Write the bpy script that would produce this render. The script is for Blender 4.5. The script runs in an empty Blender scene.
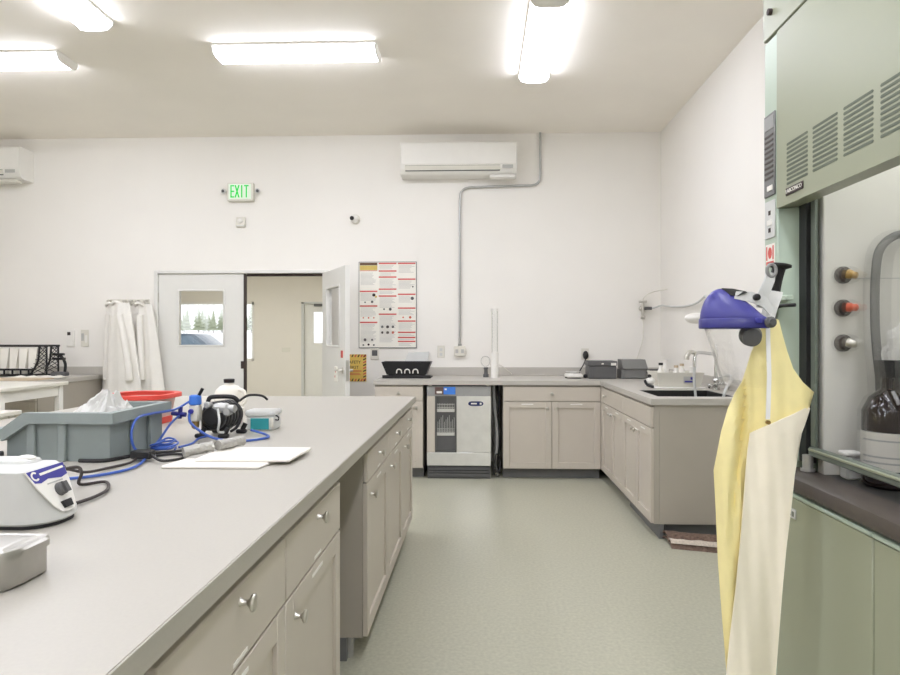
import bpy, bmesh, math, random
from mathutils import Vector, Matrix, noise
random.seed(7)
PI = math.pi
SC = bpy.context.scene
COL = SC.collection

# ------------------------------------------------------------------ materials
def lin(c):
    return tuple(((v/255)/12.92 if v/255 <= .04045 else ((v/255+.055)/1.055)**2.4) for v in c) + (1,)

def mat(name, rgb, rough=.5, metal=0., var=.04, scale=12., bump=0., bscale=60., emit=0., trans=0., alpha=1., ior=1.45, spec=.5, stretch=None, coat=0.):
    m = bpy.data.materials.new(name); m.use_nodes = True
    nt = m.node_tree; N = nt.nodes; L = nt.links
    b = N['Principled BSDF']
    c = lin(rgb)
    b.inputs['Base Color'].default_value = c
    b.inputs['Roughness'].default_value = rough
    b.inputs['Metallic'].default_value = metal
    b.inputs['IOR'].default_value = ior
    b.inputs['Specular IOR Level'].default_value = spec
    if coat: b.inputs['Coat Weight'].default_value = coat
    if trans: b.inputs['Transmission Weight'].default_value = trans
    if alpha < 1: b.inputs['Alpha'].default_value = alpha
    if emit:
        b.inputs['Emission Color'].default_value = c
        b.inputs['Emission Strength'].default_value = emit
    tc = N.new('ShaderNodeTexCoord'); mp = N.new('ShaderNodeMapping')
    L.new(tc.outputs['Object'], mp.inputs['Vector'])
    if stretch: mp.inputs['Scale'].default_value = stretch
    if var:
        n = N.new('ShaderNodeTexNoise'); n.inputs['Scale'].default_value = scale; n.inputs['Detail'].default_value = 4
        L.new(mp.outputs[0], n.inputs['Vector'])
        r = N.new('ShaderNodeValToRGB')
        r.color_ramp.elements[0].position = .3; r.color_ramp.elements[1].position = .7
        r.color_ramp.elements[0].color = tuple(v*(1-var) for v in c[:3])+(1,)
        r.color_ramp.elements[1].color = tuple(min(1, v*(1+var)) for v in c[:3])+(1,)
        L.new(n.outputs['Fac'], r.inputs['Fac']); L.new(r.outputs['Color'], b.inputs['Base Color'])
    if bump:
        n2 = N.new('ShaderNodeTexNoise'); n2.inputs['Scale'].default_value = bscale; n2.inputs['Detail'].default_value = 3
        L.new(mp.outputs[0], n2.inputs['Vector'])
        bp = N.new('ShaderNodeBump'); bp.inputs['Strength'].default_value = bump; bp.inputs['Distance'].default_value = .01
        L.new(n2.outputs['Fac'], bp.inputs['Height']); L.new(bp.outputs[0], b.inputs['Normal'])
    return m

M = {}
M['wall'] = mat('wall_paint', (240,237,231), .7, var=.012, scale=2, bump=.05, bscale=250)
M['ceiling'] = mat('ceiling_paint', (246,241,232), .8, var=.015, scale=2, bump=.05, bscale=200)
M['beige'] = mat('beige_paint', (230,225,216), .7, var=.015, scale=2)
M['floor'] = mat('speckled_vinyl', (178,177,159), .33, var=.10, scale=62, bump=.02, bscale=180)
M['top'] = mat('bench_laminate', (174,170,161), .42, var=.02, scale=160)
M['edge'] = mat('bench_edge_band', (172,168,157), .45, var=.02, scale=160)
M['gtop'] = mat('grey_laminate', (188,184,176), .4, var=.02, scale=160)
M['cab'] = mat('cabinet_paint', (198,190,178), .42, var=.015, scale=6)
M['carc'] = mat('cabinet_carcass', (173,166,154), .5, var=.02, scale=6)
M['toe'] = mat('toe_kick_vinyl', (112,112,112), .5, var=.05)
M['nickel'] = mat('brushed_nickel', (206,203,196), .28, 1., var=.03)
M['chrome'] = mat('chrome', (215,215,214), .15, 1., var=.02)
M['steel'] = mat('stainless_steel', (236,236,234), .30, .75)
M['navy'] = mat('navy_badge', (34,48,98), .4, var=.03)
M['pansteel'] = mat('tray_steel', (176,174,168), .36, 1., var=.05, scale=20)
M['tau'] = mat('brown_black_cord', (54,46,44), .5, var=.05)
M['stile'] = mat('stile_paint_rail_shade', (108,116,106), .4, var=.03)
M['midgrey'] = mat('mid_grey_plastic', (120,120,118), .5, var=.03)
M['dsteel'] = mat('dark_steel', (112,112,112), .4, .9, var=.05)
M['galv'] = mat('galvanised_conduit', (180,180,178), .38, .8, var=.04)
M['white'] = mat('white_plastic', (236,234,228), .4, var=.01)
M['offw'] = mat('off_white_plastic', (222,219,208), .45, var=.015)
M['doorw'] = mat('door_enamel', (226,225,220), .42, var=.01)
M['grey'] = mat('grey_plastic', (152,152,150), .5, var=.03)
M['lgrey'] = mat('light_grey_plastic', (206,207,204), .5, var=.03)
M['dgrey'] = mat('dark_grey_plastic', (92,92,92), .5, var=.05)
M['black'] = mat('black_plastic', (30,30,31), .45, var=.1)
M['rubber'] = mat('black_rubber', (36,35,36), .6, var=.1)
M['hood'] = mat('sage_enamel', (153,157,134), .36, var=.012, scale=3)
M['hoodp'] = mat('pale_sage_enamel', (178,193,176), .34, var=.012, scale=3)
M['slot'] = mat('vent_slot_paint', (92,100,84), .6, var=.05)
M['sill'] = mat('epoxy_sill', (74,67,62), .42, var=.08, scale=30)
M['liner'] = mat('hood_liner', (214,212,205), .45, var=.02)
M['bin'] = mat('blue_grey_polymer', (140,149,147), .5, var=.03, scale=20)
M['bag'] = mat('crumpled_film', (226,225,221), .3, var=.03, trans=.2, bump=.3, bscale=50)
M['red'] = mat('red_plastic', (224,78,66), .4, var=.03)
M['pink'] = mat('translucent_pink_plastic', (240,205,196), .35, var=.02, trans=.4)
M['blue'] = mat('blue_tubing', (58,92,176), .35, var=.05)
M['bluel'] = mat('bright_blue_plastic', (62,120,214), .4, var=.04)
M['indigo'] = mat('indigo_label', (62,62,150), .4, var=.03)
M['teal'] = mat('teal_label', (52,152,158), .45, var=.03)
M['clear'] = mat('clear_plastic', (244,246,246), .06, var=0, trans=1., ior=1.2, alpha=.35)
M['frost'] = mat('frosted_plastic', (240,241,238), .3, var=.01, trans=.5)
M['jug'] = mat('jug_polythene', (236,232,222), .42, var=.02)
M['glass'] = mat('window_glass', (250,252,252), .0, var=0, trans=1., ior=1.05, alpha=.18)
M['dglass'] = mat('smoked_door_glass', (150,154,154), .05, var=0, trans=1., ior=1.2)
M['board'] = mat('cutting_board_polythene', (240,236,228), .45, var=.012)
M['foil'] = mat('wrinkled_foil_film', (178,176,170), .4, .35, var=.08, bump=.5, bscale=70)
M['alu'] = mat('cast_aluminium', (188,188,186), .42, .7, var=.05)
M['purple'] = mat('indigo_crown_plastic', (70,69,144), .38, var=.04)
M['purpled'] = mat('deep_indigo_plastic', (52,52,124), .3, var=.04)
M['visor'] = mat('clear_visor', (240,240,236), .05, var=0, trans=1., ior=1.1, alpha=.22)
M['yellow'] = mat('yellow_rubber_cloth', (246,233,170), .5, var=.04, scale=14, bump=.15, bscale=14)
M['cream'] = mat('cream_rubber_cloth', (252,244,224), .5, var=.02, scale=14, bump=.12, bscale=14)
M['tape'] = mat('white_webbing', (238,238,236), .7, var=.03)
M['cloth'] = mat('white_cotton', (235,232,225), .85, var=.02, bump=.15, bscale=40)
M['paper'] = mat('white_paper', (240,237,228), .8, var=.015)
M['tan'] = mat('kraft_card', (202,184,158), .7, var=.05)
M['redp'] = mat('red_print', (205,88,80), .6, var=.03)
M['greyp'] = mat('grey_print', (186,186,182), .7, var=.03)
M['goldp'] = mat('gold_print', (205,182,98), .6, var=.05)
M['brownp'] = mat('brown_print', (98,74,52), .6, var=.04)
M['hazard'] = mat('hazard_yellow_print', (222,190,96), .55, var=.03)
M['darkp'] = mat('dark_print', (58,46,44), .6, var=.04)
M['green'] = mat('lit_green_letter', (24,190,70), .5, var=0, emit=.35)
M['exitface'] = mat('lit_exit_face', (226,240,222), .4, var=0, emit=.06)
M['amber'] = mat('amber_bottle_glass', (30,22,20), .08, var=.02, coat=.3)
M['brass'] = mat('brass', (176,146,92), .32, .9, var=.04)
M['orange'] = mat('orange_red_plastic', (206,98,70), .4, var=.03)
M['epoxy'] = mat('black_epoxy', (46,46,44), .35, var=.08)
M['lens'] = mat('lit_lamp_lens', (241,243,255), .5, var=0, emit=17)
M['plens'] = mat('lit_panel_lens', (253,252,252), .5, var=0, emit=7.5)
M['hlens'] = mat('lit_hood_lamp_lens', (250,251,253), .5, var=0, emit=4)
M['rug'] = mat('brown_woven_mat', (118,98,86), .95, var=.35, scale=60, bump=.6, bscale=160)
M['rugl'] = mat('cream_woven_mat', (206,194,180), .95, var=.15, scale=90, bump=.5, bscale=160)
M['snow'] = mat('pale_gravel_ground', (232,230,226), .9, var=.05, scale=3)
M['car'] = mat('slate_car_paint', (62,74,86), .3, .3, var=.02)
M['carglass'] = mat('car_glass', (96,112,124), .12, var=.02)
M['needle'] = mat('pale_conifer_needles', (150,156,132), .9, var=.15, scale=2)
M['bark'] = mat('bark', (110,96,84), .9, var=.1)
M['screen'] = mat('unlit_display', (96,74,70), .3, var=.03)
M['bluep'] = mat('blue_print', (66,128,220), .4, var=.08, scale=40)

# ------------------------------------------------------------------ mesh builder
class MB:
    def __init__(s): s.v=[]; s.f=[]; s.m=[]; s.mi=0
    def add(s, vs, fs):
        o=len(s.v); s.v += [tuple(p) for p in vs]
        for f in fs: s.f.append([i+o for i in f]); s.m.append(s.mi)
        return s
    def mat(s, i): s.mi=i; return s
    def box(s, x0,x1,y0,y1,z0,z1, b=0.):
        if x0>x1: x0,x1=x1,x0
        if y0>y1: y0,y1=y1,y0
        if z0>z1: z0,z1=z1,z0
        b=min(b,(x1-x0)*.49,(y1-y0)*.49,(z1-z0)*.49)
        if b<=0:
            vs=[(x,y,z) for x in (x0,x1) for y in (y0,y1) for z in (z0,z1)]
            return s.add(vs,[(0,1,3,2),(4,6,7,5),(0,4,5,1),(2,3,7,6),(0,2,6,4),(1,5,7,3)])
        vs=[];idx={}
        X=(x0,x1);Y=(y0,y1);Z=(z0,z1);sg=(1,-1)
        for i in (0,1):
            for j in (0,1):
                for k in (0,1):
                    for a in range(3):
                        p=[X[i]+sg[i]*b*(a!=0),Y[j]+sg[j]*b*(a!=1),Z[k]+sg[k]*b*(a!=2)]
                        idx[i,j,k,a]=len(vs);vs.append(p)
        fs=[]
        for i in (0,1):
            fs.append([idx[i,0,0,0],idx[i,1,0,0],idx[i,1,1,0],idx[i,0,1,0]])
            fs.append([idx[0,i,0,1],idx[1,i,0,1],idx[1,i,1,1],idx[0,i,1,1]])
            fs.append([idx[0,0,i,2],idx[1,0,i,2],idx[1,1,i,2],idx[0,1,i,2]])
        for i in (0,1):
            for j in (0,1):
                fs.append([idx[i,j,0,0],idx[i,j,1,0],idx[i,j,1,1],idx[i,j,0,1]])
                fs.append([idx[i,0,j,0],idx[i,1,j,0],idx[i,1,j,2],idx[i,0,j,2]])
                fs.append([idx[0,i,j,1],idx[1,i,j,1],idx[1,i,j,2],idx[0,i,j,2]])
                for k in (0,1): fs.append([idx[i,j,k,0],idx[i,j,k,1],idx[i,j,k,2]])
        return s.add(vs,fs)
    def slab(s, ax, f, sg, d0, d1, a0, a1, z0, z1, b=0.):
        p,q=f+sg*d0,f+sg*d1
        return s.box(p,q,a0,a1,z0,z1,b) if ax=='x' else s.box(a0,a1,p,q,z0,z1,b)
    def ring(s, c, u, w, r, n, ru=None):
        ru=r if ru is None else ru
        return [Vector(c)+u*(math.cos(2*PI*k/n)*r)+w*(math.sin(2*PI*k/n)*ru) for k in range(n)]
    def loft(s, rings, cap=True, closed=True):
        n=len(rings[0]); vs=[p for r in rings for p in r]; fs=[]
        for i in range(len(rings)-1):
            for k in range(n if closed else n-1):
                a=i*n+k;b=i*n+(k+1)%n
                fs.append((a,b,b+n,a+n))
        if cap and closed: fs+= [tuple(range(n))[::-1], tuple(range((len(rings)-1)*n,len(rings)*n))]
        return s.add(vs,fs)
    def rev(s, p, d, prof, n=20):
        """profile [(t, r)] revolved about the axis from p along d"""
        d=Vector(d).normalized(); u=d.orthogonal().normalized(); w=d.cross(u)
        return s.loft([s.ring(Vector(p)+d*t,u,w,max(r,.0004),n) for t,r in prof])
    def cyl(s, p0, p1, r, r2=None, n=16):
        d=Vector(p1)-Vector(p0)
        return s.rev(p0,d,[(0,r),(d.length,r if r2 is None else r2)],n)
    def tube(s, pts, r, n=8, sub=6, smooth=True, taper=None):
        P=[Vector(p) for p in pts]
        if smooth and len(P)>2:
            Q=[]
            for i in range(len(P)-1):
                a=P[max(i-1,0)];b=P[i];c=P[i+1];d=P[min(i+2,len(P)-1)]
                for k in range(sub):
                    t=k/sub
                    Q.append(.5*((2*b)+(c-a)*t+(2*a-5*b+4*c-d)*t*t+(3*b-a-3*c+d)*t**3))
            Q.append(P[-1]); P=Q
        rings=[];u=None
        for i,p in enumerate(P):
            t=(P[min(i+1,len(P)-1)]-P[max(i-1,0)])
            if t.length<1e-9: continue
            t.normalize()
            u=t.orthogonal().normalized() if u is None else (u-t*u.dot(t)).normalized()
            rr=r if taper is None else r+(taper-r)*i/(len(P)-1)
            rings.append(s.ring(p,u,t.cross(u),rr,n))
        return s.loft(rings)
    def prism(s, poly, ax, a0, a1):
        """2-D polygon swept along an axis: x -> (y,z), y -> (x,z), z -> (x,y)"""
        def P(q,a): return (a,q[0],q[1]) if ax=='x' else (q[0],a,q[1]) if ax=='y' else (q[0],q[1],a)
        n=len(poly)
        return s.add([P(q,a0) for q in poly]+[P(q,a1) for q in poly],
            [tuple(range(n))[::-1],tuple(range(n,2*n))]+[(k,(k+1)%n,n+(k+1)%n,n+k) for k in range(n)])
    def ell(s, c, rx, ry, rz, n=20, m=12, z0=-1., z1=1.):
        rings=[]
        t0,t1=math.asin(z0),math.asin(z1)
        for i in range(m+1):
            t=t0+(t1-t0)*i/m; q=max(math.cos(t),.004)
            rings.append([Vector((c[0]+rx*q*math.cos(2*PI*k/n),c[1]+ry*q*math.sin(2*PI*k/n),c[2]+rz*math.sin(t))) for k in range(n)])
        return s.loft(rings)
    def sheet(s, rows, th=.004, d=(0,1,0)):
        """a sheet with thickness: rows of points, offset along d"""
        d=Vector(d)*th; r=len(rows);n=len(rows[0])
        A=[Vector(p) for q in rows for p in q]; B=[p+d for p in A]; N=r*n; fs=[]
        for i in range(r-1):
            for k in range(n-1):
                a=i*n+k; fs.append((a,a+1,a+n+1,a+n)); fs.append((N+a,N+a+n,N+a+n+1,N+a+1))
        for k in range(n-1):
            fs.append((k,N+k,N+k+1,k+1)); a=(r-1)*n+k; fs.append((a,a+1,N+a+1,N+a))
        for i in range(r-1):
            a=i*n; fs.append((a,a+n,N+a+n,N+a)); a=i*n+n-1; fs.append((a,N+a,N+a+n,a+n))
        return s.add(A+B,fs)
    def text(s, body, size, origin, u, w, depth=.001, align='CENTER', sx=1.):
        """lettering with its baseline along u and its height along w"""
        cu=bpy.data.curves.new('lettering','FONT'); cu.body=body; cu.size=size; cu.extrude=depth; cu.align_x=align; cu.align_y='CENTER'; cu.resolution_u=3
        o=bpy.data.objects.new('lettering',cu); COL.objects.link(o)
        dg=bpy.context.evaluated_depsgraph_get(); me=bpy.data.meshes.new_from_object(o.evaluated_get(dg))
        u=Vector(u).normalized();w=Vector(w).normalized();nn=u.cross(w)
        s.add([Vector(origin)+u*(v.co.x*sx)+w*v.co.y+nn*v.co.z for v in me.vertices],[list(p.vertices) for p in me.polygons])
        bpy.data.objects.remove(o); bpy.data.curves.remove(cu); bpy.data.meshes.remove(me)
        return s
    def build(s, name, mats, parent=None, off=None, ang=38):
        """link as one mesh object; off = the world point of the thing's own origin"""
        if not isinstance(mats,(list,tuple)): mats=[mats]
        me=bpy.data.meshes.new(name)
        o=Vector(off) if off is not None else Vector((0,0,0))
        me.from_pydata([Vector(p)-o for p in s.v],[],s.f)
        for mm in mats: me.materials.append(M[mm] if isinstance(mm,str) else mm)
        me.polygons.foreach_set('material_index',s.m)
        bm=bmesh.new(); bm.from_mesh(me); bmesh.ops.recalc_face_normals(bm,faces=bm.faces[:])
        for f in bm.faces: f.smooth=True
        bm.to_mesh(me); bm.free()
        me.set_sharp_from_angle(angle=math.radians(ang))
        ob=bpy.data.objects.new(name,me); COL.objects.link(ob)
        if parent is not None: ob.parent=parent
        elif off is not None: ob.location=o
        return ob

class Thing:
    """an Empty at the thing's base that parents its parts; parts are written in room coordinates"""
    def __init__(s, name, label, cat, loc, group=None):
        s.e=bpy.data.objects.new(name,None); s.e.empty_display_size=.05; COL.objects.link(s.e)
        s.e.location=loc; s.o=Vector(loc); s.e['label']=label; s.e['category']=cat
        if group: s.e['group']=group
    def part(s, name, mb, mats, parent=None, label=None, ang=38):
        o=mb.build(name,mats,parent if parent is not None else s.e,s.o,ang)
        if label: o['label']=label
        return o

def single(name, label, cat, mb, mats, off, group=None, ang=38):
    o=mb.build(name,mats,None,off,ang); o['label']=label; o['category']=cat
    if group: o['group']=group
    return o

def struct(name, mb, mats, parent=None):
    o=mb.build(name,mats,parent)
    if parent is None: o['kind']='structure'
    return o

def copy_tree(src, loc, label, group=None):
    def cp(o, par):
        c=o.copy(); COL.objects.link(c); c.parent=par
        for ch in list(o.children): cp(ch,c)
        return c
    r=cp(src,None); r.location=loc; r['label']=label
    if group: r['group']=group
    return r

# ------------------------------------------------------------------ the room
CEIL=3.48; WB=6.81; WR=1.904; WL=-7.6; WF=-4.2; T=.14
FW=12.8   # far wall of the room beyond the double door
struct('floor', MB().box(WL-.2,WR+.2,WF-.2,WB+T,-.12,0), 'floor')
struct('ceiling', MB().box(WL-.2,WR+.2,WF-.2,WB+T,CEIL,CEIL+.12), 'ceiling')
DX0,DX1,DH=-3.52,-1.615,2.04
wb=MB(); wb.box(WL-.2,DX0,WB,WB+T,0,CEIL); wb.box(DX1,WR+.2,WB,WB+T,0,CEIL); wb.box(DX0,DX1,WB,WB+T,DH,CEIL)
struct('wall_back', wb, 'wall')
struct('wall_right', MB().box(WR,WR+.15,WF,WB,0,CEIL), 'wall')
struct('wall_left', MB().box(WL-.15,WL,WF,WB,0,CEIL), 'wall')
struct('wall_front', MB().box(WL,WR,WF-.15,WF,0,CEIL), 'wall')
# door frame and the two leaves
fr=MB()
fr.box(DX0,DX0+.04,WB-.02,WB+T+.01,0,DH,.004); fr.box(DX1-.04,DX1,WB-.02,WB+T+.01,0,DH,.004); fr.box(DX0+.04,DX1-.04,WB-.02,WB+T+.01,DH-.035,DH,.004)
struct('trim_1', fr, 'doorw')
struct('head_gap_shade', MB().box(-2.52,DX1-.041,WB+.03,WB+.06,DH-.062,DH-.0355), 'darkp')  # dark strip standing in for the gap shade under the door head
def leaf(mb, x0, x1, y0, y1, wx0, wx1, wz0, wz1, z1):
    for a,b,c,d in ((x0,wx0,.012,z1),(wx1,x1,.012,z1),(wx0,wx1,.012,wz0),(wx0,wx1,wz1,z1)): mb.box(a,b,y0,y1,c,d)
    return mb
def bead(mb, y0, y1, a, b, c, d, w=.018):
    mb.box(a-w,a+.002,y0,y1,c-w,d+w,.003); mb.box(b-.002,b+w,y0,y1,c-w,d+w,.003)
    mb.box(a+.002,b-.002,y0,y1,c-w,c+.002,.003); mb.box(a+.002,b-.002,y0,y1,d-.002,d+w,.003); return mb
LX0,LX1=DX0+.043,-2.545
d1=struct('door_1', leaf(MB(),LX0,LX1,WB+.005,WB+.05,-3.253,-2.771,1.234,1.818,DH-.038), 'doorw')
struct('door_glass', MB().box(-3.253,-2.771,WB+.022,WB+.03,1.234,1.818), 'glass', d1)
struct('glazing_bead', bead(MB(),WB-.003,WB+.008,-3.253,-2.771,1.234,1.818), 'doorw', d1)
h=MB()
for z in (1.75,.95,.25): h.cyl((LX0-.004,WB-.006,z-.05),(LX0-.004,WB-.006,z+.05),.009)
struct('hinge', h, 'nickel', d1)
struct('astragal', MB().box(LX1,LX1+.016,WB-.002,WB+.055,.012,DH-.04).box(LX1-.03,LX1,WB-.004,WB+.004,.98,1.06), 'darkp', d1)
# right-hand leaf swung open into the lab: built closed about its hinge, then turned
e=bpy.data.objects.new('door_2',None); COL.objects.link(e); e['kind']='structure'
e.location=(DX1-.045,WB-.03,0); e.rotation_euler=(0,0,math.radians(118))
lw=.865
def dleaf(name, mb, mats, parent=None): return mb.build(name,mats,parent or e)
dleaf('door_leaf', leaf(MB(),-lw,0,-.0225,.0225,-.67,-.19,1.234,1.818,2.0), 'doorw')
dleaf('glazing_bead', bead(bead(MB(),-.030,-.0215,-.67,-.19,1.234,1.818),.0215,.030,-.67,-.19,1.234,1.818), 'doorw')
dleaf('door_glass', MB().box(-.67,-.19,-.004,.004,1.234,1.818), 'glass')
for s_ in (-1,1):
    hb=MB(); hb.rev((-lw+.07,s_*.0225,1.0),(0,s_,0),[(0,.032),(.008,.032),(.012,.014),(.05,.012)],16)
    hb.tube([(-lw+.07,s_*.07,1.0),(-lw+.12,s_*.072,1.0),(-lw+.2,s_*.068,1.0)],.009)
    dleaf('door_handle', hb, 'nickel')
dleaf('lock_plate', MB().box(-lw-.003,-lw+.001,-.014,.014,.9,1.1), 'nickel')
for a,b in ((-.0345,-.0225),(.0225,.0345)):
    pl=MB(); pl.box(-.60,-.52,min(a,b),max(a,b),.88,1.03,.003)
    pl.mat(1); pl.box(-.58,-.56,a if a<0 else b-.001,a+.001 if a<0 else b+.001,.97,1.0); pl.box(-.56,-.54,a-.001 if a<0 else b-.0005,a if a<0 else b+.001,.92,.94)
    if a>0: dleaf('notice_card', pl, ['paper','redp'])
st=MB(); st.box(-.79,-.72,.0225,.025,1.12,1.19)
dleaf('sticker', st, 'redp')

# the room beyond
struct('floor.001', MB().box(-9,1.0,WB+T,FW+.2,-.12,0), 'floor')
struct('ceiling.001', MB().box(-9,1.0,WB+T,FW+.2,2.76,2.86), 'beige')
WX0,WX1,WZ0,WZ1=-6.6,-4.572,.844,2.04; EX0,EX1=-3.60,-2.66
fb=MB(); fb.box(-9,WX0,FW,FW+.15,0,2.76); fb.box(WX0,WX1,FW,FW+.15,0,WZ0); fb.box(WX0,WX1,FW,FW+.15,WZ1,2.76)
fb.box(WX1,EX0,FW,FW+.15,0,2.76); fb.box(EX0,EX1,FW,FW+.15,2.04,2.76); fb.box(EX1,1.0,FW,FW+.15,0,2.76)
struct('wall_far', fb, 'beige')
struct('wall_far_left', MB().box(-9.15,-9,WB+T,FW+.15,0,2.76), 'beige')
struct('wall_far_right', MB().box(1.0,1.15,WB+T,FW+.15,0,2.76), 'beige')
wn=MB()
for a,b,c,d in ((WX0,WX0+.05,WZ0,WZ1),(WX1-.05,WX1,WZ0,WZ1),(WX0,WX1,WZ0,WZ0+.05),(WX0,WX1,WZ1-.05,WZ1)): wn.box(a,b,FW+.03,FW+.1,c,d)
w1=struct('window_1', wn, 'white')
struct('window_glass', MB().box(WX0,WX1,FW+.06,FW+.068,WZ0,WZ1), 'glass', w1)
d3=struct('door_3', leaf(MB(),EX0+.05,EX1-.05,FW+.05,FW+.095,-3.367,-3.0,1.209,1.835,2.0), 'doorw')
struct('door_frame', MB().box(EX0,EX0+.05,FW-.02,FW+.16,0,2.04).box(EX1-.05,EX1,FW-.02,FW+.16,0,2.04).box(EX0,EX1,FW-.02,FW+.16,2.0,2.04), 'lgrey', d3)
struct('door_glass', MB().box(-3.367,-3.0,FW+.068,FW+.076,1.209,1.835), 'glass', d3)
struct('door_closer', MB().box(-3.35,-2.95,FW,FW+.05,1.95,2.0,.004), 'dgrey', d3)
sw=MB(); sw.box(-4.0,-3.83,FW-.012,FW,1.03,1.12,.003); single('light_switch','white light switch plate on the beige wall seen through the open doorway','switch',sw,'offw',(-3.9,FW,1.03))

# outdoors beyond the window: pale yard, a bank, a parked car, conifers
struct('ground', MB().box(-70,40,FW+.3,120,-.3,-.05), 'snow')
bk=MB(); bk.prism([(34,-.06),(46,1.6),(100,2.1),(119,2.15),(119,-.06)],'x',-70,30); struct('ground_bank', bk, 'snow')
cx,cy=-11.6,24.6
car=Thing('car','slate blue car parked outside, seen through the glazed closed door','car',(cx,cy,-.05))
b_=MB(); b_.prism([(-2.2,.35),(-2.25,.8),(-1.9,.95),(-1.1,1.02),(1.25,1.02),(2.1,.95),(2.2,.6),(2.15,.35)],'y',-.85,.85)
b_.v=[(x+cx,y+cy,z-.05) for x,y,z in b_.v]; car.part('body',b_,'car')
def cabv(y,k): return [(cx-1.15+k*1.6,cy+y*1.0,.97),(cx-.55+k*.9,cy+y*.8,1.48),(cx+.75-k*.9,cy+y*.8,1.48),(cx+1.35-k*1.6,cy+y*1.0,.97)]
r_=MB(); r_.prism([(-1.15,1.02),(-.55,1.48),(-.3,1.53),(.6,1.53),(.8,1.48),(1.4,1.02)],'y',-.72,.72); r_.v=[(x+cx,y+cy,z-.05) for x,y,z in r_.v]; car.part('roof',r_,'car')
for a,b,c,d in ((-1.0,-.48,.02,.02),(.12,.66,1.2,0)):
    g=MB(); g.prism([(a,1.05),(a+.45 if a<0 else a-.05,1.44),(b+.45 if a<0 else b-.0,1.44),(b+.5 if a<0 else b+.5,1.05)],'y',-.735,-.725); g.v=[(x+cx,y+cy,z-.05) for x,y,z in g.v]; car.part('side_window',g,'carglass')
for x in (-1.4,1.4):
    w=MB(); w.cyl((cx+x,cy-.88,.28),(cx+x,cy-.66,.28),.33,n=24); wh=car.part('wheel',w,'rubber')
    w=MB(); w.cyl((cx+x,cy-.9,.28),(cx+x,cy-.87,.28),.2,n=20); car.part('hubcap',w,'alu',wh)
TR=[(-51.5+.85*k+.2*math.sin(k*5.1),101.5+2.6*((k*2)%5),4.1+.9*math.sin(k*3.7)) for k in range(15)]
for i,(x,y,hh) in enumerate(TR):
    t=Thing('conifer_tree','pale conifer on the bank beyond the parked car, seen through door glass','tree',(x,y,2.1),'conifers outside the window')
    c=MB(); rg=random.Random(i)
    for k in range(6):
        z0=2.1+hh*(.12+.14*k); r0=hh*.24*(1-k/6.6); pr=[(0,r0*.6),(.02*hh,r0),(.1*hh,r0*.62),(.24*hh,r0*.06)]
        c.rev((x+rg.uniform(-.05,.05),y,z0),(0,0,1),pr,9)
    t.part('foliage',c,'needle',ang=20); t.part('trunk',MB().cyl((x,y,2.0),(x,y,2.1+hh*.3),.14,.1,8),'bark')

# ------------------------------------------------------------------ joinery helpers
def front(ax,f,s,a0,a1,z0,z1,shaker,th=.02):
    mb=MB(); g=.0025
    a0+=g;a1-=g;z0+=g;z1-=g
    if not shaker: return mb.slab(ax,f,s,.0005,th,a0,a1,z0,z1,.003)
    w=.058
    mb.slab(ax,f,s,.0005,th,a0,a0+w,z0,z1,.002); mb.slab(ax,f,s,.0005,th,a1-w,a1,z0,z1,.002)
    mb.slab(ax,f,s,.0005,th,a0+w,a1-w,z0,z0+w,.002); mb.slab(ax,f,s,.0005,th,a0+w,a1-w,z1-w,z1,.002)
    mb.slab(ax,f,s,.0005,th-.011,a0+w-.001,a1-w+.001,z0+w-.001,z1-w+.001)
    return mb
def knob(ax,f,s,a,z):
    p=(f,a,z) if ax=='x' else (a,f,z); d=(s,0,0) if ax=='x' else (0,s,0)
    return MB().rev(p,d,[(0,.009),(.003,.007),(.014,.0055),(.019,.009),(.022,.0155),(.026,.0165),(.0295,.0145),(.031,.008)],20)
def cabinet(label, ax, f, s, depth, a0, a1, doors, drawers, zs, zt=.872, zb=.095, group=None, toe=True, feet=(), name='base_cabinet', rev=.012, plates=True):
    """f: carcass face, s: outward sign; doors/drawers: (a0,a1,knob_a, knob_z or None)"""
    base=((f-s*depth/2),(a0+a1)/2,0) if ax=='x' else ((a0+a1)/2,(f-s*depth/2),0)
    t=Thing(name,label,'cabinet',base,group)
    t.part('carcass',MB().slab(ax,f,s,-depth,0,a0+.001,a1-.001,zb,zt,.001),'carc')
    if toe: t.part('toe_kick',MB().slab(ax,f,s,-depth,-.065,a0+.001,a1-.001,0,zb-.0005),'toe')
    for a in feet:
        q=f-s*.07; p=(q,a) if ax=='x' else (a,q)
        t.part('foot',MB().box(p[0]-.02,p[0]+.02,p[1]-.02,p[1]+.02,.012,zb,.003).cyl((p[0],p[1],0),(p[0],p[1],.014),.024),'alu')
    for b0,b1,ka in drawers:
        d=t.part('drawer',front(ax,f,s,b0,b1,zs,zt-rev,False),'cab')
        if ka is not None: t.part('knob',knob(ax,f+s*.02,s,ka,max((zs+zt)/2-.003,.808) if zs<.7 else (zs+zt)/2-.003),'nickel',d)
        if plates and ka is not None and group=='island bench cabinets': t.part('label_strip',MB().slab(ax,f+s*.02,s,-.0005,.0015,ka-.035,ka+.035,zs+.012,zs+.02),'white',d)
    for b0,b1,ka in doors:
        d=t.part('door',front(ax,f,s,b0,b1,zb+.003,zs,True),'cab')
        t.part('knob',knob(ax,f+s*.02,s,ka,zs-.062),'nickel',d)
        if plates:
            m_=(b0+b1)/2; t.part('label_strip',MB().slab(ax,f+s*.02,s,-.0005,.0015,m_-.055,m_+.055,zs-.03,zs-.021),'white',d)
    return t

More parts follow.
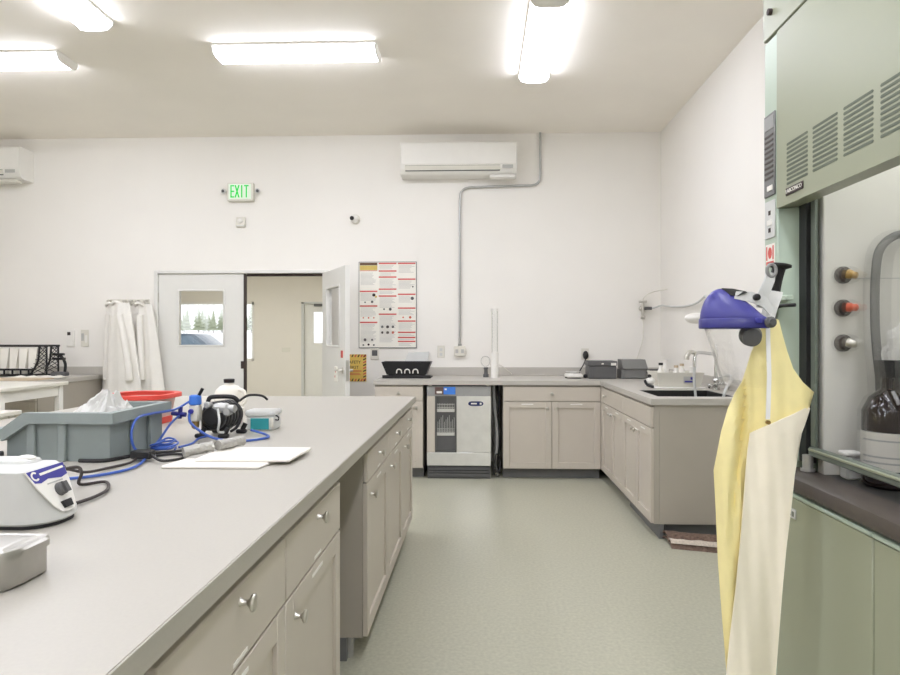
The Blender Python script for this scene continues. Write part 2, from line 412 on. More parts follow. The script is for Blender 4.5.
# ------------------------------------------------------------------ island bench
IX1=-.435; IX0=-2.3; IY0=-.9; IY1=4.316
t=Thing('island_worktop','long pale laminate worktop of the island bench, carrying the bin and pump','worktop',(-1.4,1.7,.872))
mb=MB(); mb.box(IX0,IX1-.004,IY0,IY1-.004,.874,.915); t.part('top_panel',mb,'top')
eb=MB(); eb.box(IX1-.004,IX1,IY0,IY1,.874,.9145,.001); eb.box(IX0,IX1-.004,IY1-.004,IY1,.874,.9145); t.part('edge_band',eb,'edge')
t.part('support_panel',MB().box(-1.16,-1.12,IY0+.05,IY1-.02,0,.873),'carc')
F=-.475
U=[(2.575,3.16,'island cabinet beside the knee gap, drawer above one door'),(3.16,3.745,'middle cabinet of the far island run, drawer above one door'),(3.745,4.30,'island cabinet at the far corner nearest the glassware washer')]
for a,b,l in U:
    cabinet(l,'x',F,1,.58,a,b,[(a,b,a+.075)],[(a,b,(a+b)/2)],.722,group='island bench cabinets',rev=.027,feet=((a+.05,) if a<2.7 else ()))
cabinet('island cabinet on the near side of the knee gap, door below drawer','x',F,1,.58,1.485,2.07,[(1.485,2.07,1.56)],[(1.485,2.07,1.78)],.688,group='island bench cabinets',rev=.027)
cabinet('nearest island cabinet, cut off by the lower edge of the photo','x',F,1,.58,.885,1.485,[(.885,1.485,.96)],[(.885,1.485,1.2)],.688,group='island bench cabinets',rev=.027)

# ------------------------------------------------------------------ back and right bench
BF=5.965
wt=Thing('corner_worktop','grey L-shaped worktop along the back and right walls with a sink','worktop',(.6,6.3,.872))
HX0,HX1,HY0,HY1=1.20,1.72,4.37,4.90
mb=MB(); mb.box(-.995,1.11,5.935,WB-.002,.874,.915)
mb.box(1.11,HX0,4.20,WB-.002,.874,.915); mb.box(HX1,WR-.002,4.20,WB-.002,.874,.915)
mb.box(HX0,HX1,4.20,HY0,.874,.915); mb.box(HX0,HX1,HY1,WB-.002,.874,.915)
wt.part('top_panel',mb,'gtop')
wt.part('backsplash',MB().box(-.995,WR-.022,WB-.022,WB-.002,.9155,1.0,.002).box(WR-.022,WR-.002,4.20,WB-.002,.9155,1.0,.002),'gtop')
sk=MB()
for a,b,c,d in ((HX0,HX0+.012,HY0,HY1),(HX1-.012,HX1,HY0,HY1),(HX0+.012,HX1-.012,HY0,HY0+.012),(HX0+.012,HX1-.012,HY1-.012,HY1)): sk.box(a,b,c,d,.70,.913)
sk.box(HX0,HX1,HY0,HY1,.69,.70); sk.cyl((1.46,4.63,.70),(1.46,4.63,.704),.045)
wt.part('sink_basin',sk,'epoxy',label='black epoxy sink basin')
cabinet('narrow single cabinet under the black basket, left of the washer','y',BF,-1,.8,-.985,-.53,[(-.985,-.53,-.59)],[(-.985,-.53,-.757)],.722,group='wall bench cabinets',plates=False)
cabinet('wide cabinet with two doors between the washer and the room corner','y',BF,-1,.8,.213,1.115,[(.213,.664,.62),(.664,1.115,.708)],[(.213,1.115,.664)],.722,group='wall bench cabinets')
SF=1.135
cabinet('sink run cabinet tucked into the room corner, two doors','x',SF,-1,.72,5.04,5.90,[(5.04,5.47,5.43),(5.47,5.90,5.51)],[(5.04,5.90,5.7)],.722,zt=.685+.187,group='wall bench cabinets')
c_=cabinet('sink run cabinet with the broad bare end panel above the rug','x',SF,-1,.035,4.22,5.04,[(4.22,4.63,4.59),(4.63,5.04,4.67)],[(4.22,5.04,None)],.722,group='wall bench cabinets')
# hollow carcass round the sink: end panel, back, floor
ex=MB(); ex.box(SF+.036,WR-.03,4.221,4.245,.095,.872); ex.box(SF+.036,WR-.03,5.02,5.039,.095,.872); ex.box(WR-.05,WR-.03,4.246,5.02,.095,.872); ex.box(SF+.036,WR-.05,4.246,5.02,.095,.12)
c_.part('end_panel',ex,'carc'); c_.part('plinth',MB().box(SF+.09,WR-.03,4.28,5.03,0,.094),'toe')
single('filler_panel','narrow grey filler strip in the inner corner of the wall benches','panel',MB().box(1.1165,1.133,5.905,5.96,.1,.87),'cab',(1.13,5.93,.1))

# undercounter glassware washer
W0,W1,WY=-.494,.102,5.95
w=Thing('glassware_washer','stainless undercounter glassware washer with a narrow glass door','appliance',(-.2,6.25,0))
mb=MB(); mb.box(W0,W1,WY+.02,WY+.6,.14,.862,.002)
w.part('cabinet_body',mb,'steel')
w.part('plinth_grille',MB().box(W0+.005,W1-.005,WY+.015,WY+.55,0,.115).box(W0+.01,W1-.01,WY-.0,WY+.015,.02,.05).box(W0+.01,W1-.01,WY,WY+.015,.06,.075).box(W0+.01,W1-.01,WY,WY+.015,.085,.1),'dgrey')
w.part('control_panel',MB().box(W0,W1,WY,WY+.02,.77,.86,.003),'grey')
dp=MB(); dp.box(W0+.075,W0+.155,WY-.004,WY,.785,.852); dp.mat(1).box(W0+.155,W0+.265,WY-.004,WY,.785,.855,.001); dp.mat(2).box(W0+.165,W0+.185,WY-.0055,WY-.004,.825,.842).box(W0+.09,W0+.14,WY-.0055,WY-.004,.795,.815)
w.part('display',dp,['screen','bluep','paper'],label='dark display with blue touch panel')
# glass door left: frame, pane, racks behind
f0,f1,z0,z1=W0+.075,W0+.275,.245,.77
w.part('side_stile',MB().box(W0,f0,WY,WY+.02,z0,z1,.002),'cab')
df=MB(); df.box(f0,f0+.016,WY,WY+.02,z0,z1); df.box(f1-.016,f1,WY,WY+.02,z0,z1); df.box(f0+.016,f1-.016,WY,WY+.02,z0,z0+.014); df.box(f0+.016,f1-.016,WY,WY+.02,z1-.014,z1)
gd=w.part('glass_door',df,'dsteel'); 
bx=MB(); bx.box(f0+.016,f1-.016,WY+.014,WY+.019,z0+.014,z1-.014); bk_=w.part('chamber_panel',bx,'dgrey',gd)
rk=MB()
for zz in (.62,.40):
    rk.box(f0+.018,f1-.018,WY+.008,WY+.014,zz,zz+.03)
for zz in (.66,.69,.44,.46): rk.box(f0+.02,f1-.02,WY+.009,WY+.013,zz,zz+.004)
for k in range(11):
    xx=f0+.025+k*.0152; rk.box(xx,xx+.003,WY+.009,WY+.0135,.43,.43+.10+.02*((k*5)%4)); rk.box(xx,xx+.0025,WY+.009,WY+.0135,.65,.70)
w.part('wire_rack',rk,'steel',gd)
w.part('door_pane',MB().box(f0+.016,f1-.016,WY+.003,WY+.006,z0+.014,z1-.014),'glass',gd)
sd=w.part('steel_door',MB().box(f1+.002,W1,WY,WY+.02,z0,z1,.002),'steel')
bd=MB(); P_=[( .13+.07*math.copysign(abs(math.cos(a))**.4,math.cos(a)), .022*math.sin(a)) for a in [2*PI*k/28 for k in range(28)]]
bd.prism([(f1+x+.05,.70+z) for x,z in P_],'y',WY-.003,WY-.0005)
bd.mat(1); bd.box(f1+.135,f1+.19,WY-.0045,WY-.003,.694,.707); bd.cyl((f1+.225,WY-.0045,.70),(f1+.225,WY-.003,.70),.010)
w.part('badge',bd,['navy','paper'],sd)
w.part('kick_panel',MB().box(W0,W1,WY-.004,WY+.02,.122,.243,.003),'steel')
for xx in (W0+.03,W1-.03): w.part('mounting_bracket',MB().box(xx-.012,xx+.012,WY,WY+.03,.8625,.8735),'nickel')
# hoses in the gap beside it
for i,(pts,r,mm,l) in enumerate([([(.13,6.05,.86),(.135,6.02,.7),(.155,6.03,.5),(.16,6.0,.3),(.14,6.02,.12),(.17,6.06,.02)],.013,'grey','grey ribbed drain hose in the gap beside the washer'),
    ([(.165,6.08,.86),(.185,6.04,.72),(.165,6.07,.5),(.185,6.05,.32),(.165,6.1,.1),(.19,6.12,.02)],.010,'rubber','black supply hose in the gap beside the washer'),
    ([(.13,6.0,.12),(.16,5.985,.06),(.19,6.0,.1),(.18,6.02,.2),(.145,5.98,.21),(.13,6.0,.03)],.008,'rubber','coiled black cable on the floor in the gap beside the washer')]):
    single('hose' if i<2 else 'cable',l,'hose' if i<2 else 'cable',MB().tube(pts,r),mm,pts[-1])

# ------------------------------------------------------------------ items on the back bench
Z=.9155
bt=Thing('storage_basket','black open basket with three pale loops, on the back counter','basket',(-.715,6.33,Z))
def tub(mb, x0,x1,y0,y1,z0,z1, tx, ty, th=.006):
    """open tapered box: tx/ty widen at the top"""
    o=[[Vector((a,b,z0)) for a,b in ((x0,y0),(x1,y0),(x1,y1),(x0,y1))],[Vector((a,b,z1)) for a,b in ((x0-tx,y0-ty),(x1+tx,y0-ty),(x1+tx,y1+ty),(x0-tx,y1+ty))],
       [Vector((a,b,z1)) for a,b in ((x0-tx+th,y0-ty+th),(x1+tx-th,y0-ty+th),(x1+tx-th,y1+ty-th),(x0-tx+th,y1+ty-th))],[Vector((a,b,z0+th)) for a,b in ((x0+th,y0+th),(x1-th,y0+th),(x1-th,y1-th),(x0+th,y1-th))]]
    return mb.loft(o)
bt.part('basket_body',tub(MB(),-.915,-.53,6.25,6.45,Z+.035,Z+.16,.05,.02),'black')
bt.part('base_tray',MB().box(-.955,-.48,6.22,6.5,Z,Z+.012,.004).box(-.955,-.48,6.22,6.228,Z,Z+.032,.003).box(-.9,-.55,6.26,6.44,Z+.012,Z+.035),'rubber')
for k in range(3):
    xx=-.79+k*.08
    bt.part('loop',MB().tube([(xx-.025,6.232,Z+.05),(xx-.02,6.222,Z+.08),(xx,6.218,Z+.09),(xx+.02,6.222,Z+.08),(xx+.025,6.232,Z+.05)],.006),'white')
single('paper_sheet','pale grey sheet leaning on the wall behind the black basket','paper',MB().add([(-.82,6.74,Z+.085),(-.56,6.74,Z+.085),(-.54,6.785,Z+.25),(-.76,6.785,Z+.24),(-.79,6.775,Z+.17),(-.82,6.74,Z+.085),(-.82,6.743,Z),(-.56,6.743,Z),(-.56,6.746,Z),(-.82,6.746,Z)],[(0,1,2,3,4),(0,1,7,6)]),'lgrey',(-.7,6.74,Z))
cy_=Thing('graduated_cylinder','tall clear measuring tube with white sleeve standing behind the washer','cylinder',(.145,6.33,Z))
cy_.part('tube',MB().rev((.145,6.33,Z+.25),(0,0,1),[(0,.03),(.43,.03),(.43,.026),(.01,.026)],20),'clear')
for s_ in (-1,1): cy_.part('edge_strip',MB().cyl((.145+s_*.031,6.33,Z+.2),(.145+s_*.031,6.33,Z+.68),.0035,n=8),'offw')
cy_.part('sleeve',MB().cyl((.145,6.33,Z),(.145,6.33,Z+.25),.038,n=20).cyl((.145,6.33,Z+.66),(.145,6.33,Z+.685),.034,n=20),'white')
pc=Thing('valve_fitting','small dark valve fitting with a clear hose beside the tall measuring tube','fitting',(.06,6.45,Z))
pc.part('valve_body',MB().rev((.06,6.45,Z),(0,0,1),[(0,.028),(.03,.028),(.035,.02),(.08,.018),(.085,.024),(.1,.022)],16),'dgrey')
pc.part('clear_flask',MB().ell((.055,6.45,Z+.16),.05,.05,.055),'clear')
pc.part('hose',MB().tube([(.1,6.46,Z+.13),(.2,6.5,Z+.12),(.3,6.6,Z+.05),(.33,6.68,Z+.02)],.005),'offw')
sc=Thing('balance_scale','small white bench balance standing alone on the back counter','scale',(.92,6.36,Z))
sb=MB(); sb.rev((.92,6.36,Z+.012),(0,0,1),[(0,.085),(.025,.088),(.035,.075)],24); sb.box(.84,1.0,6.24,6.32,Z+.008,Z+.045,.012)
sc.part('housing',sb,'white'); sc.part('pan',MB().rev((.92,6.37,Z+.047),(0,0,1),[(0,.03),(.01,.03),(.011,.072),(.016,.074)],24),'steel'); sc.part('foot_ring',MB().cyl((.92,6.36,Z),(.92,6.36,Z+.012),.08,n=24),'rubber')
single('rubber_stopper','black rubber bulb lying beside the white bench balance','bulb',MB().ell((1.035,6.33,Z+.02),.022,.022,.02),'rubber',(1.035,6.33,Z))
gb=Thing('file_box','dark grey lidded box with a white tag, beside the balance','box',(1.18,6.3,Z))
gb.part('box_body',MB().box(1.05,1.315,6.215,6.43,Z,Z+.125,.006),'dgrey'); gb.part('lid',MB().box(1.043,1.322,6.208,6.437,Z+.126,Z+.172,.006),'dgrey')
gb.part('tag',MB().box(1.26,1.31,6.204,6.208,Z+.13,Z+.155).box(1.17,1.19,6.204,6.208,Z+.14,Z+.152),'white')
gb2=Thing('file_box','grey box with sloping hinged lid, nearest the dish drainer','box',(1.49,6.3,Z))
gb2.part('box_body',MB().box(1.385,1.60,6.22,6.44,Z+.004,Z+.095,.006).box(1.365,1.385,6.225,6.44,Z,Z+.09),'midgrey')
lid=MB(); lid.prism([(6.205,Z+.096),(6.205,Z+.105),(6.30,Z+.185),(6.45,Z+.185),(6.45,Z+.096)],'x',1.375,1.61); gb2.part('lid',lid,'midgrey')
rg=Thing('tube_rack','low dark wire rack between the sloping grey box and white tub','rack',(1.72,6.3,Z))
wr=MB()
for zz in (Z+.006,Z+.05,Z+.085):
    for yy in (6.24,6.38): wr.cyl((1.64,yy,zz),(1.82,yy,zz),.005,n=8)
for xx in (1.64,1.70,1.76,1.82):
    for yy in (6.24,6.38): wr.cyl((xx,yy,Z),(xx,yy,Z+.088),.004,n=8)
rg.part('wire_frame',wr,'dgrey')
plg=MB(); plg.rev((1.06,WB-.026,1.11),(0,-1,0),[(0,.02),(.03,.026),(.05,.022)],14)
pt=Thing('wall_plug','black plug hanging in the wall socket behind the dark grey box','plug',(1.125,WB-.02,1.0))
pt.part('plug_body',MB().ell((1.11,WB-.04,1.13),.03,.03,.045),'rubber'); pt.part('flex',MB().tube([(1.11,WB-.04,1.09),(1.085,WB-.05,1.03),(1.045,WB-.06,.96),(1.045,WB-.08,.922)],.006),'rubber')
op=MB().box(1.07,1.15,WB-.01,WB-.0005,1.08,1.2,.003)
single('wall_socket','white wall socket plate with the hanging black plug','socket',op,'offw',(1.11,WB,1.08))

# sink things
tubt=Thing('dish_tub','white washing-up tub full of small bottles behind the sink','tub',(1.56,5.16,Z))
tubt.part('tub_body',tub(MB(),1.40,1.72,5.06,5.30,Z+.012,Z+.125,.025,.02),'offw')
tubt.part('label',MB().box(1.585,1.655,5.035,5.044,Z+.045,Z+.095).mat(1).box(1.59,1.65,5.033,5.036,Z+.05,Z+.062).box(1.635,1.65,5.033,5.036,Z+.07,Z+.09),['greyp','indigo'])
tubt.part('drip_tray',MB().box(1.36,1.75,5.02,5.34,Z,Z+.011,.004),'white')
for i,(x,y,hh,cap,l) in enumerate([(1.43,5.12,.16,'black','white bottle with a dark cap at the near-wall end of the tub'),(1.49,5.2,.18,'white','plain tall white bottle standing second in the tub'),(1.55,5.12,.14,'tan','short bottle with a tan cap mid tub'),(1.62,5.2,.15,'tan','white bottle with a tan cap deeper in the tub'),(1.67,5.12,.13,'white','short white bottle nearest the faucet end of the tub')]):
    b=Thing('sample_bottle',l,'bottle',(x,y,Z+.02),'bottles in the white tub')
    z_=Z+.02; b.part('bottle_body',MB().rev((x,y,z_),(0,0,1),[(0,.025),(hh*.7,.026),(hh*.84,.015),(hh,.014)],14),'white'); b.part('cap',MB().cyl((x,y,z_+hh),(x,y,z_+hh+.018),.017,n=12),cap)
sp=Thing('scrub_brush','white scrub brush with black bristles leaning beside the dish tub','brush',(1.36,5.12,Z))
sp.part('brush_head',MB().ell((1.345,5.1,Z+.055),.035,.03,.03),'white'); sp.part('bristles',MB().tube([(1.30,5.1,Z+.06),(1.315,5.08,Z+.025),(1.36,5.06,Z+.012)],.011),'black'); sp.part('knob_end',MB().ell((1.335,5.1,Z+.095),.016,.016,.014),'black')
fc=Thing('faucet','chrome laboratory gooseneck faucet with lever valves at the sink','faucet',(1.80,4.95,Z))
fx,fy=1.80,4.95
fc.part('riser',MB().rev((fx,fy,Z),(0,0,1),[(0,.028),(.02,.026),(.025,.016),(.12,.014),(.34,.011),(.35,.008)],16),'chrome')
fc.part('spout',MB().tube([(fx,fy,Z+.27),(fx-.05,fy-.03,Z+.275),(fx-.13,fy-.09,Z+.285),(fx-.19,fy-.14,Z+.282),(fx-.215,fy-.165,Z+.25),(fx-.218,fy-.17,Z+.18)],.0125,n=10),'chrome')
fc.part('nozzle',MB().tube([(fx-.218,fy-.17,Z+.18),(fx-.222,fy-.175,Z+.1),(fx-.215,fy-.19,Z-.06)],.010),'lgrey')
fc.part('vacuum_breaker',MB().tube([(fx-.21,fy-.155,Z+.285),(fx-.25,fy-.17,Z+.29),(fx-.275,fy-.18,Z+.265),(fx-.28,fy-.18,Z+.235)],.015,taper=.02,n=12),'nickel')
for k,(dx,dz) in enumerate(((-.05,.03),(.045,.05),(-.02,.075))):
    v=MB(); v.cyl((fx,fy-.0,Z+dz),(fx+dx*1.2,fy-.06,Z+dz),.012); v.ell((fx+dx*1.3,fy-.065,Z+dz),.022,.018,.02); v.tube([(fx+dx*1.3,fy-.07,Z+dz),(fx+dx*1.8,fy-.1,Z+dz+.01)],.006)
    fc.part('lever_valve',v,'chrome')
fc.part('hose',MB().tube([(fx+.02,fy,Z+.09),(fx+.04,fy-.15,Z+.12),(fx+.0,fy-.3,Z+.1),(fx-.08,fy-.42,Z+.05),(fx-.12,fy-.44,Z-.05)],.011),'lgrey')
vt=Thing('wall_valve','chrome wall valve with a pipe in the back corner above the counter','valve',(1.72,WB,1.55))
v=MB(); v.rev((1.70,WB-.0005,1.62),(0,-1,0),[(0,.03),(.008,.03),(.012,.014),(.06,.014)],16); v.cyl((1.70,WB-.06,1.54),(1.70,WB-.06,1.68),.016); v.cyl((1.66,WB-.06,1.69),(1.74,WB-.06,1.69),.012); v.cyl((1.68,WB-.06,1.53),(1.72,WB-.06,1.52),.02)
vt.part('valve_body',v,'nickel'); vt.part('coupling',MB().cyl((1.715,WB-.06,1.62),(1.79,WB-.06,1.62),.017),'dsteel')
vt.part('pipe',MB().tube([(1.79,WB-.06,1.62),(1.83,WB-.08,1.63),(1.868,WB-.16,1.645),(1.875,6.3,1.615),(1.875,5.9,1.60),(1.875,5.6,1.615),(1.875,5.4,1.66)],.010),'lgrey')
vt.part('thin_tube',MB().tube([(1.70,WB-.06,1.69),(1.72,WB-.05,1.74),(1.80,WB-.05,1.79),(1.88,6.5,1.80)],.006),'offw')
vt.part('drop_hose',MB().tube([(1.70,WB-.07,1.52),(1.70,WB-.06,1.3),(1.66,WB-.05,1.15),(1.63,WB-.05,1.05)],.005),'offw')
wd=Thing('wall_dispenser','white rounded wall dispenser on the right wall behind the face shield','dispenser',(1.85,5.35,1.45))
wd.part('shell',MB().ell((1.80,5.4,1.475),.095,.075,.045),'white'); wd.part('bracket',MB().box(1.86,WR-.001,5.37,5.43,1.44,1.51,.004),'dgrey')
rgm=Thing('floor_mat','folded brown and cream woven mat on the floor by the sink cabinet','mat',(1.37,4.03,0))
def rug(y0,y1,z0,z1,mm,nm):
    rows=[]; n=26
    for j in range(9):
        a=j/8; row=[]
        for i in range(n):
            x=1.19+.40*i/(n-1); y=y0+(y1-y0)*a-.28*(x-1.19)
            zz=z0+(z1-z0)*(math.sin(PI*min(max(a,.0),1))**.35 if 0<a<1 else 0)+.006*noise.noise((x*22,y*22,z0*50))*(0 if a in(0,1) else 1)
            row.append((x,y,zz))
        rows.append(row)
    mb=MB().sheet(rows,.008,(0,0,-1)); mb.v=[(x,y,max(z,z0+.0005)) for x,y,z in mb.v]; rgm.part(nm,mb,mm)
rug(4.02,4.23,0.0,.038,'rug','lower_fold'); rug(4.035,4.09,.030,.052,'rugl','fringe_fold'); rug(4.10,4.225,.036,.066,'rug','upper_fold')

# ------------------------------------------------------------------ things on the walls
def ac(x0,x1,label):
    t=Thing('air_conditioner',label,'air conditioner',((x0+x1)/2,WB,2.97),'wall air conditioners')
    y0=6.58; ya=WB-.001
    mb=MB(); mb.prism([(ya,3.0),(ya,3.335),(y0+.02,3.335),(y0+.004,3.325),(y0,3.31),(y0,3.08),(y0+.025,3.02),(y0+.06,3.0)],'x',x0,x1)
    t.part('casing',mb,'white')
    t.part('front_panel',MB().box(x0+.015,x1-.015,y0-.006,y0-.0005,3.10,3.31,.003),'white')
    lv=MB(); lv.prism([(y0-.004,3.092),(y0+.012,3.035),(y0+.016,3.038),(y0,3.094)],'x',x0+.05,x1-.17); lo=t.part('louvre',lv,'offw')
    t.part('louvre_slot',MB().prism([(y0-.003,3.088),(y0+.001,3.076),(y0+.003,3.076),(y0-.001,3.088)],'x',x0+.055,x1-.175).prism([(y0+.008,3.041),(y0+.011,3.032),(y0+.015,3.032),(y0+.011,3.041)],'x',x0+.055,x1-.175),'dgrey',lo)
    t.part('indicator_panel',MB().box(x1-.15,x1-.04,y0-.004,y0,3.055,3.09,.002),'greyp')
    return t
t=ac(-.826,.38,'white wall air conditioner above the safety poster, beside the metal conduit')
t.part('receiver',MB().box(.10,.36,6.60,6.70,2.965,2.995,.006),'white')
t2=ac(-6.05,-4.86,'white wall air conditioner high in the far left of the back wall')
t2.part('drain_channel',MB().box(-6.0,-4.92,6.62,6.72,2.965,2.998,.006),'offw')
cd=Thing('conduit','galvanised electrical conduit bending twice from ceiling to wall box','conduit',(-.21,WB,1.12))
yy=WB-.022
cd.part('pipe',MB().tube([(.636,yy,CEIL-.001),(.636,yy,3.3),(.636,yy,3.03),(.62,yy,2.96),(.56,yy,2.925),(.4,yy,2.92),(.0,yy,2.91),(-.12,yy,2.905),(-.19,yy,2.87),(-.21,yy,2.79),(-.212,yy,2.5),(-.213,yy,1.8),(-.213,yy,1.251)],.0125,n=10),'galv')
cd.part('box_connector',MB().cyl((-.213,yy,1.2255),(-.213,yy,1.25),.018,n=12),'galv')
ob=Thing('outlet_box','white surface outlet box at the foot of the conduit','outlet',(-.213,WB,1.12))
ob.part('box_body',MB().box(-.275,-.155,WB-.05,WB-.0005,1.12,1.225,.004),'offw'); ob.part('sockets',MB().box(-.26,-.23,WB-.053,WB-.05,1.15,1.19).box(-.2,-.17,WB-.053,WB-.05,1.15,1.19),'greyp')
ol=Thing('outlet_plate','white flush outlet plate between the poster and the conduit box','outlet',(-.41,WB,1.1))
ol.part('plate',MB().box(-.455,-.375,WB-.008,WB-.0005,1.1,1.23,.003),'offw'); ol.part('sockets',MB().box(-.43,-.40,WB-.010,WB-.008,1.12,1.15).box(-.43,-.40,WB-.010,WB-.008,1.17,1.2),'lgrey')
tp=Thing('wall_timer','white wall plate with a dark square display below the poster','control',(-1.13,WB,1.07))
tp.part('plate',MB().box(-1.17,-1.08,WB-.015,WB-.0005,1.08,1.20,.003),'offw'); tp.part('display',MB().box(-1.152,-1.095,WB-.018,WB-.015,1.12,1.18),'dgrey')
# safety poster
px0,px1,pz0,pz1=-1.295,-.675,1.203,2.124
po=Thing('safety_poster','framed safety poster with three columns of red headings beside the door','poster',(-.985,WB,1.2))
po.part('backing',MB().box(px0,px1,WB-.012,WB-.0005,pz0,pz1),'dgrey')
po.part('sheet',MB().box(px0+.006,px1-.006,WB-.0135,WB-.012,pz0+.006,pz1-.006),'paper')
pr=MB(); Hh=pz1-pz0; rg_=random.Random(4)
cols=[(px0+.012,px0+.2),(px0+.215,px0+.405),(px0+.42,px1-.012)]
heads=[[.335,.505,.695],[.012,.10,.17,.31,.39,.60],[.012,.195,.37,.53,.68,.81,.87,.915]]
y_=WB-.0145
def bar(a,b,z,hh,i): pr.mat(i).box(a,b,y_,WB-.0136,z-hh,z)
a,b=cols[0]; bar(a,b,pz1-.01,.028,2); bar(a,b,pz1-.04,.05,3); bar(a,b,pz1-.093,.006,0)
for ci,hs in enumerate(heads):
    a,b=cols[ci]; hs=list(hs)
    for h_ in hs: bar(a,b,pz1-h_*Hh,.015,0)
    ed=hs+[.99]
    if ci==0: ed=[.10]+ed
    for q0,q1 in zip(ed[:-1],ed[1:]):
        z_=pz1-(q0+.028)*Hh
        while z_>pz1-(q1-.06 if q1-q0>.15 else q1-.012)*Hh:
            bar(a+.008,a+.008+(b-a-.016)*rg_.uniform(.7,1),z_,.004,1); z_-=.0125
def dot(c,fx_,fz,r,i=4):
    a,b=cols[c]; pr.mat(i).cyl((a+(b-a)*fx_,y_,pz1-fz*Hh),(a+(b-a)*fx_,WB-.0136,pz1-fz*Hh),r,n=10)
for c,fx_,fz,r,i in [(0,.8,.385,.018,4),(0,.92,.405,.012,3),(0,.3,.47,.009,5),(0,.7,.465,.014,5),(0,.2,.65,.008,6),(0,.5,.65,.009,6),(0,.8,.65,.008,6),(0,.3,.905,.015,4),(0,.7,.905,.012,5),(0,.5,.96,.012,4),(0,.2,.965,.010,5),(0,.8,.965,.01,5),
  (1,.3,.55,.01,5),(1,.65,.55,.016,5),(1,.2,.755,.014,5),(1,.5,.755,.016,4),(1,.8,.755,.014,5),(1,.2,.82,.013,4),(1,.5,.82,.016,4),(1,.8,.82,.014,6),(2,.85,.29,.009,5),(2,.82,.425,.018,5),(2,.3,.645,.009,6),(2,.7,.645,.014,6)]: dot(c,fx_,fz,r,i)
po.part('printing',pr,['redp','greyp','brownp','goldp','darkp','dgrey','orange'])
# hazard sign
hz=Thing('hazard_sign','yellow warning sign with a black and red striped border by the door','sign',(-1.32,WB,.84))
hx0,hx1,hz0,hz1=-1.48,-1.215,.845,1.135
hz.part('panel',MB().box(hx0,hx1,WB-.006,WB-.0005,hz0,hz1),'hazard')
sp_=MB(); yb=WB-.0075
for k in range(9):
    z_=hz0+.008+k*.031
    for a in (hx1-.034,hx0+.002):
        sp_.mat(0 if k%2 else 1).prism([(a,z_),(a+.032,z_+.014),(a+.032,z_+.028),(a,z_+.014)],'y',yb,WB-.006)
for k in range(8):
    x_=hx0+.004+k*.033
    for z_ in (hz0+.002,hz1-.03): sp_.mat(0 if k%2 else 1).prism([(x_,z_),(x_+.014,z_),(x_+.028,z_+.028),(x_+.014,z_+.028)],'y',yb,WB-.006)
sp_.mat(0); sp_.text('SAFETY',.045,((hx0+hx1)/2,yb,1.05),(1,0,0),(0,0,1),.0006); sp_.text('FIRST',.042,((hx0+hx1)/2,yb,.995),(1,0,0),(0,0,1),.0006)
sp_.mat(1).box(hx0+.05,hx1-.05,yb,WB-.006,.952,.962).box(hx0+.05,hx1-.07,yb,WB-.006,.93,.936).box(hx0+.05,hx1-.06,yb,WB-.006,.915,.921)
hz.part('printing',sp_,['darkp','redp'])
# exit sign
def exit_letters():
    mb=MB(); y0,y1=WB-.066,WB-.0637; z0,z1=2.81,2.942; x=-2.664; w=.04; st=.013
    mb.box(x,x+st,y0,y1,z0,z1)
    for z in (z0,(z0+z1-st)/2,z1-st): mb.box(x+st,x+w,y0,y1,z,z+st)
    x=-2.612
    for a,b in ((x,x+w),(x+w,x)): mb.prism([(a-st*.55,z0),(a+st*.55,z0),(b+st*.55,z1),(b-st*.55,z1)],'y',y0-(.0005 if a>b else 0),y1)
    x=-2.548; mb.box(x,x+st,y0,y1,z0,z1)
    x=-2.516; mb.box(x,x+.048,y0,y1,z1-st,z1); mb.box(x+.024-st/2,x+.024+st/2,y0,y1,z0,z1-st)
    return mb
ex_=Thing('exit_sign','lit EXIT sign with green letters and twin lamp heads above the door','sign',(-2.56,WB,2.77))
ex_.part('housing',MB().box(-2.705,-2.42,WB-.06,WB-.0005,2.775,2.972,.008),'offw')
ex_.part('face',MB().box(-2.685,-2.44,WB-.0635,WB-.0602,2.795,2.955,.001),'exitface')
ex_.part('lettering',exit_letters(),'green',label='green EXIT letters')
for s_,c in ((-1,-2.735),(1,-2.385)):
    l=MB(); l.rev((c,WB-.02,2.885),(s_*.25,-1,-.1),[(0,.010),(.015,.022),(.04,.027),(.042,.022)],18); lm=ex_.part('lamp_head',l,'lgrey')
    ex_.part('lamp_lens',MB().rev((c+s_*.011,WB-.063,2.8807),(s_*.25,-1,-.1),[(0,.016),(.004,.015),(.006,.006)],14),'dgrey',lm)
hs=Thing('alarm_strobe','small white alarm strobe on the wall directly below the exit sign','alarm',(-2.57,WB,2.5))
hs.part('base',MB().box(-2.62,-2.52,WB-.03,WB-.0005,2.50,2.61,.006),'offw'); hs.part('lens',MB().ell((-2.575,WB-.03,2.565),.03,.022,.026),'white'); hs.part('horn_lip',MB().box(-2.61,-2.53,WB-.038,WB-.03,2.51,2.518),'lgrey')
sc_=Thing('security_camera','small white dome security camera on the back wall','camera',(-1.335,WB,2.58))
sc_.part('mount',MB().rev((-1.33,WB-.0005,2.58),(0,-1,0),[(0,.05),(.02,.05),(.03,.045)],20),'offw'); sc_.part('ball',MB().ell((-1.335,WB-.045,2.58),.045,.045,.045),'white'); sc_.part('lens',MB().rev((-1.352,WB-.083,2.578),(-.5,-1,-.05),[(-.01,.022),(.012,.022),(.013,.016)],16),'black')
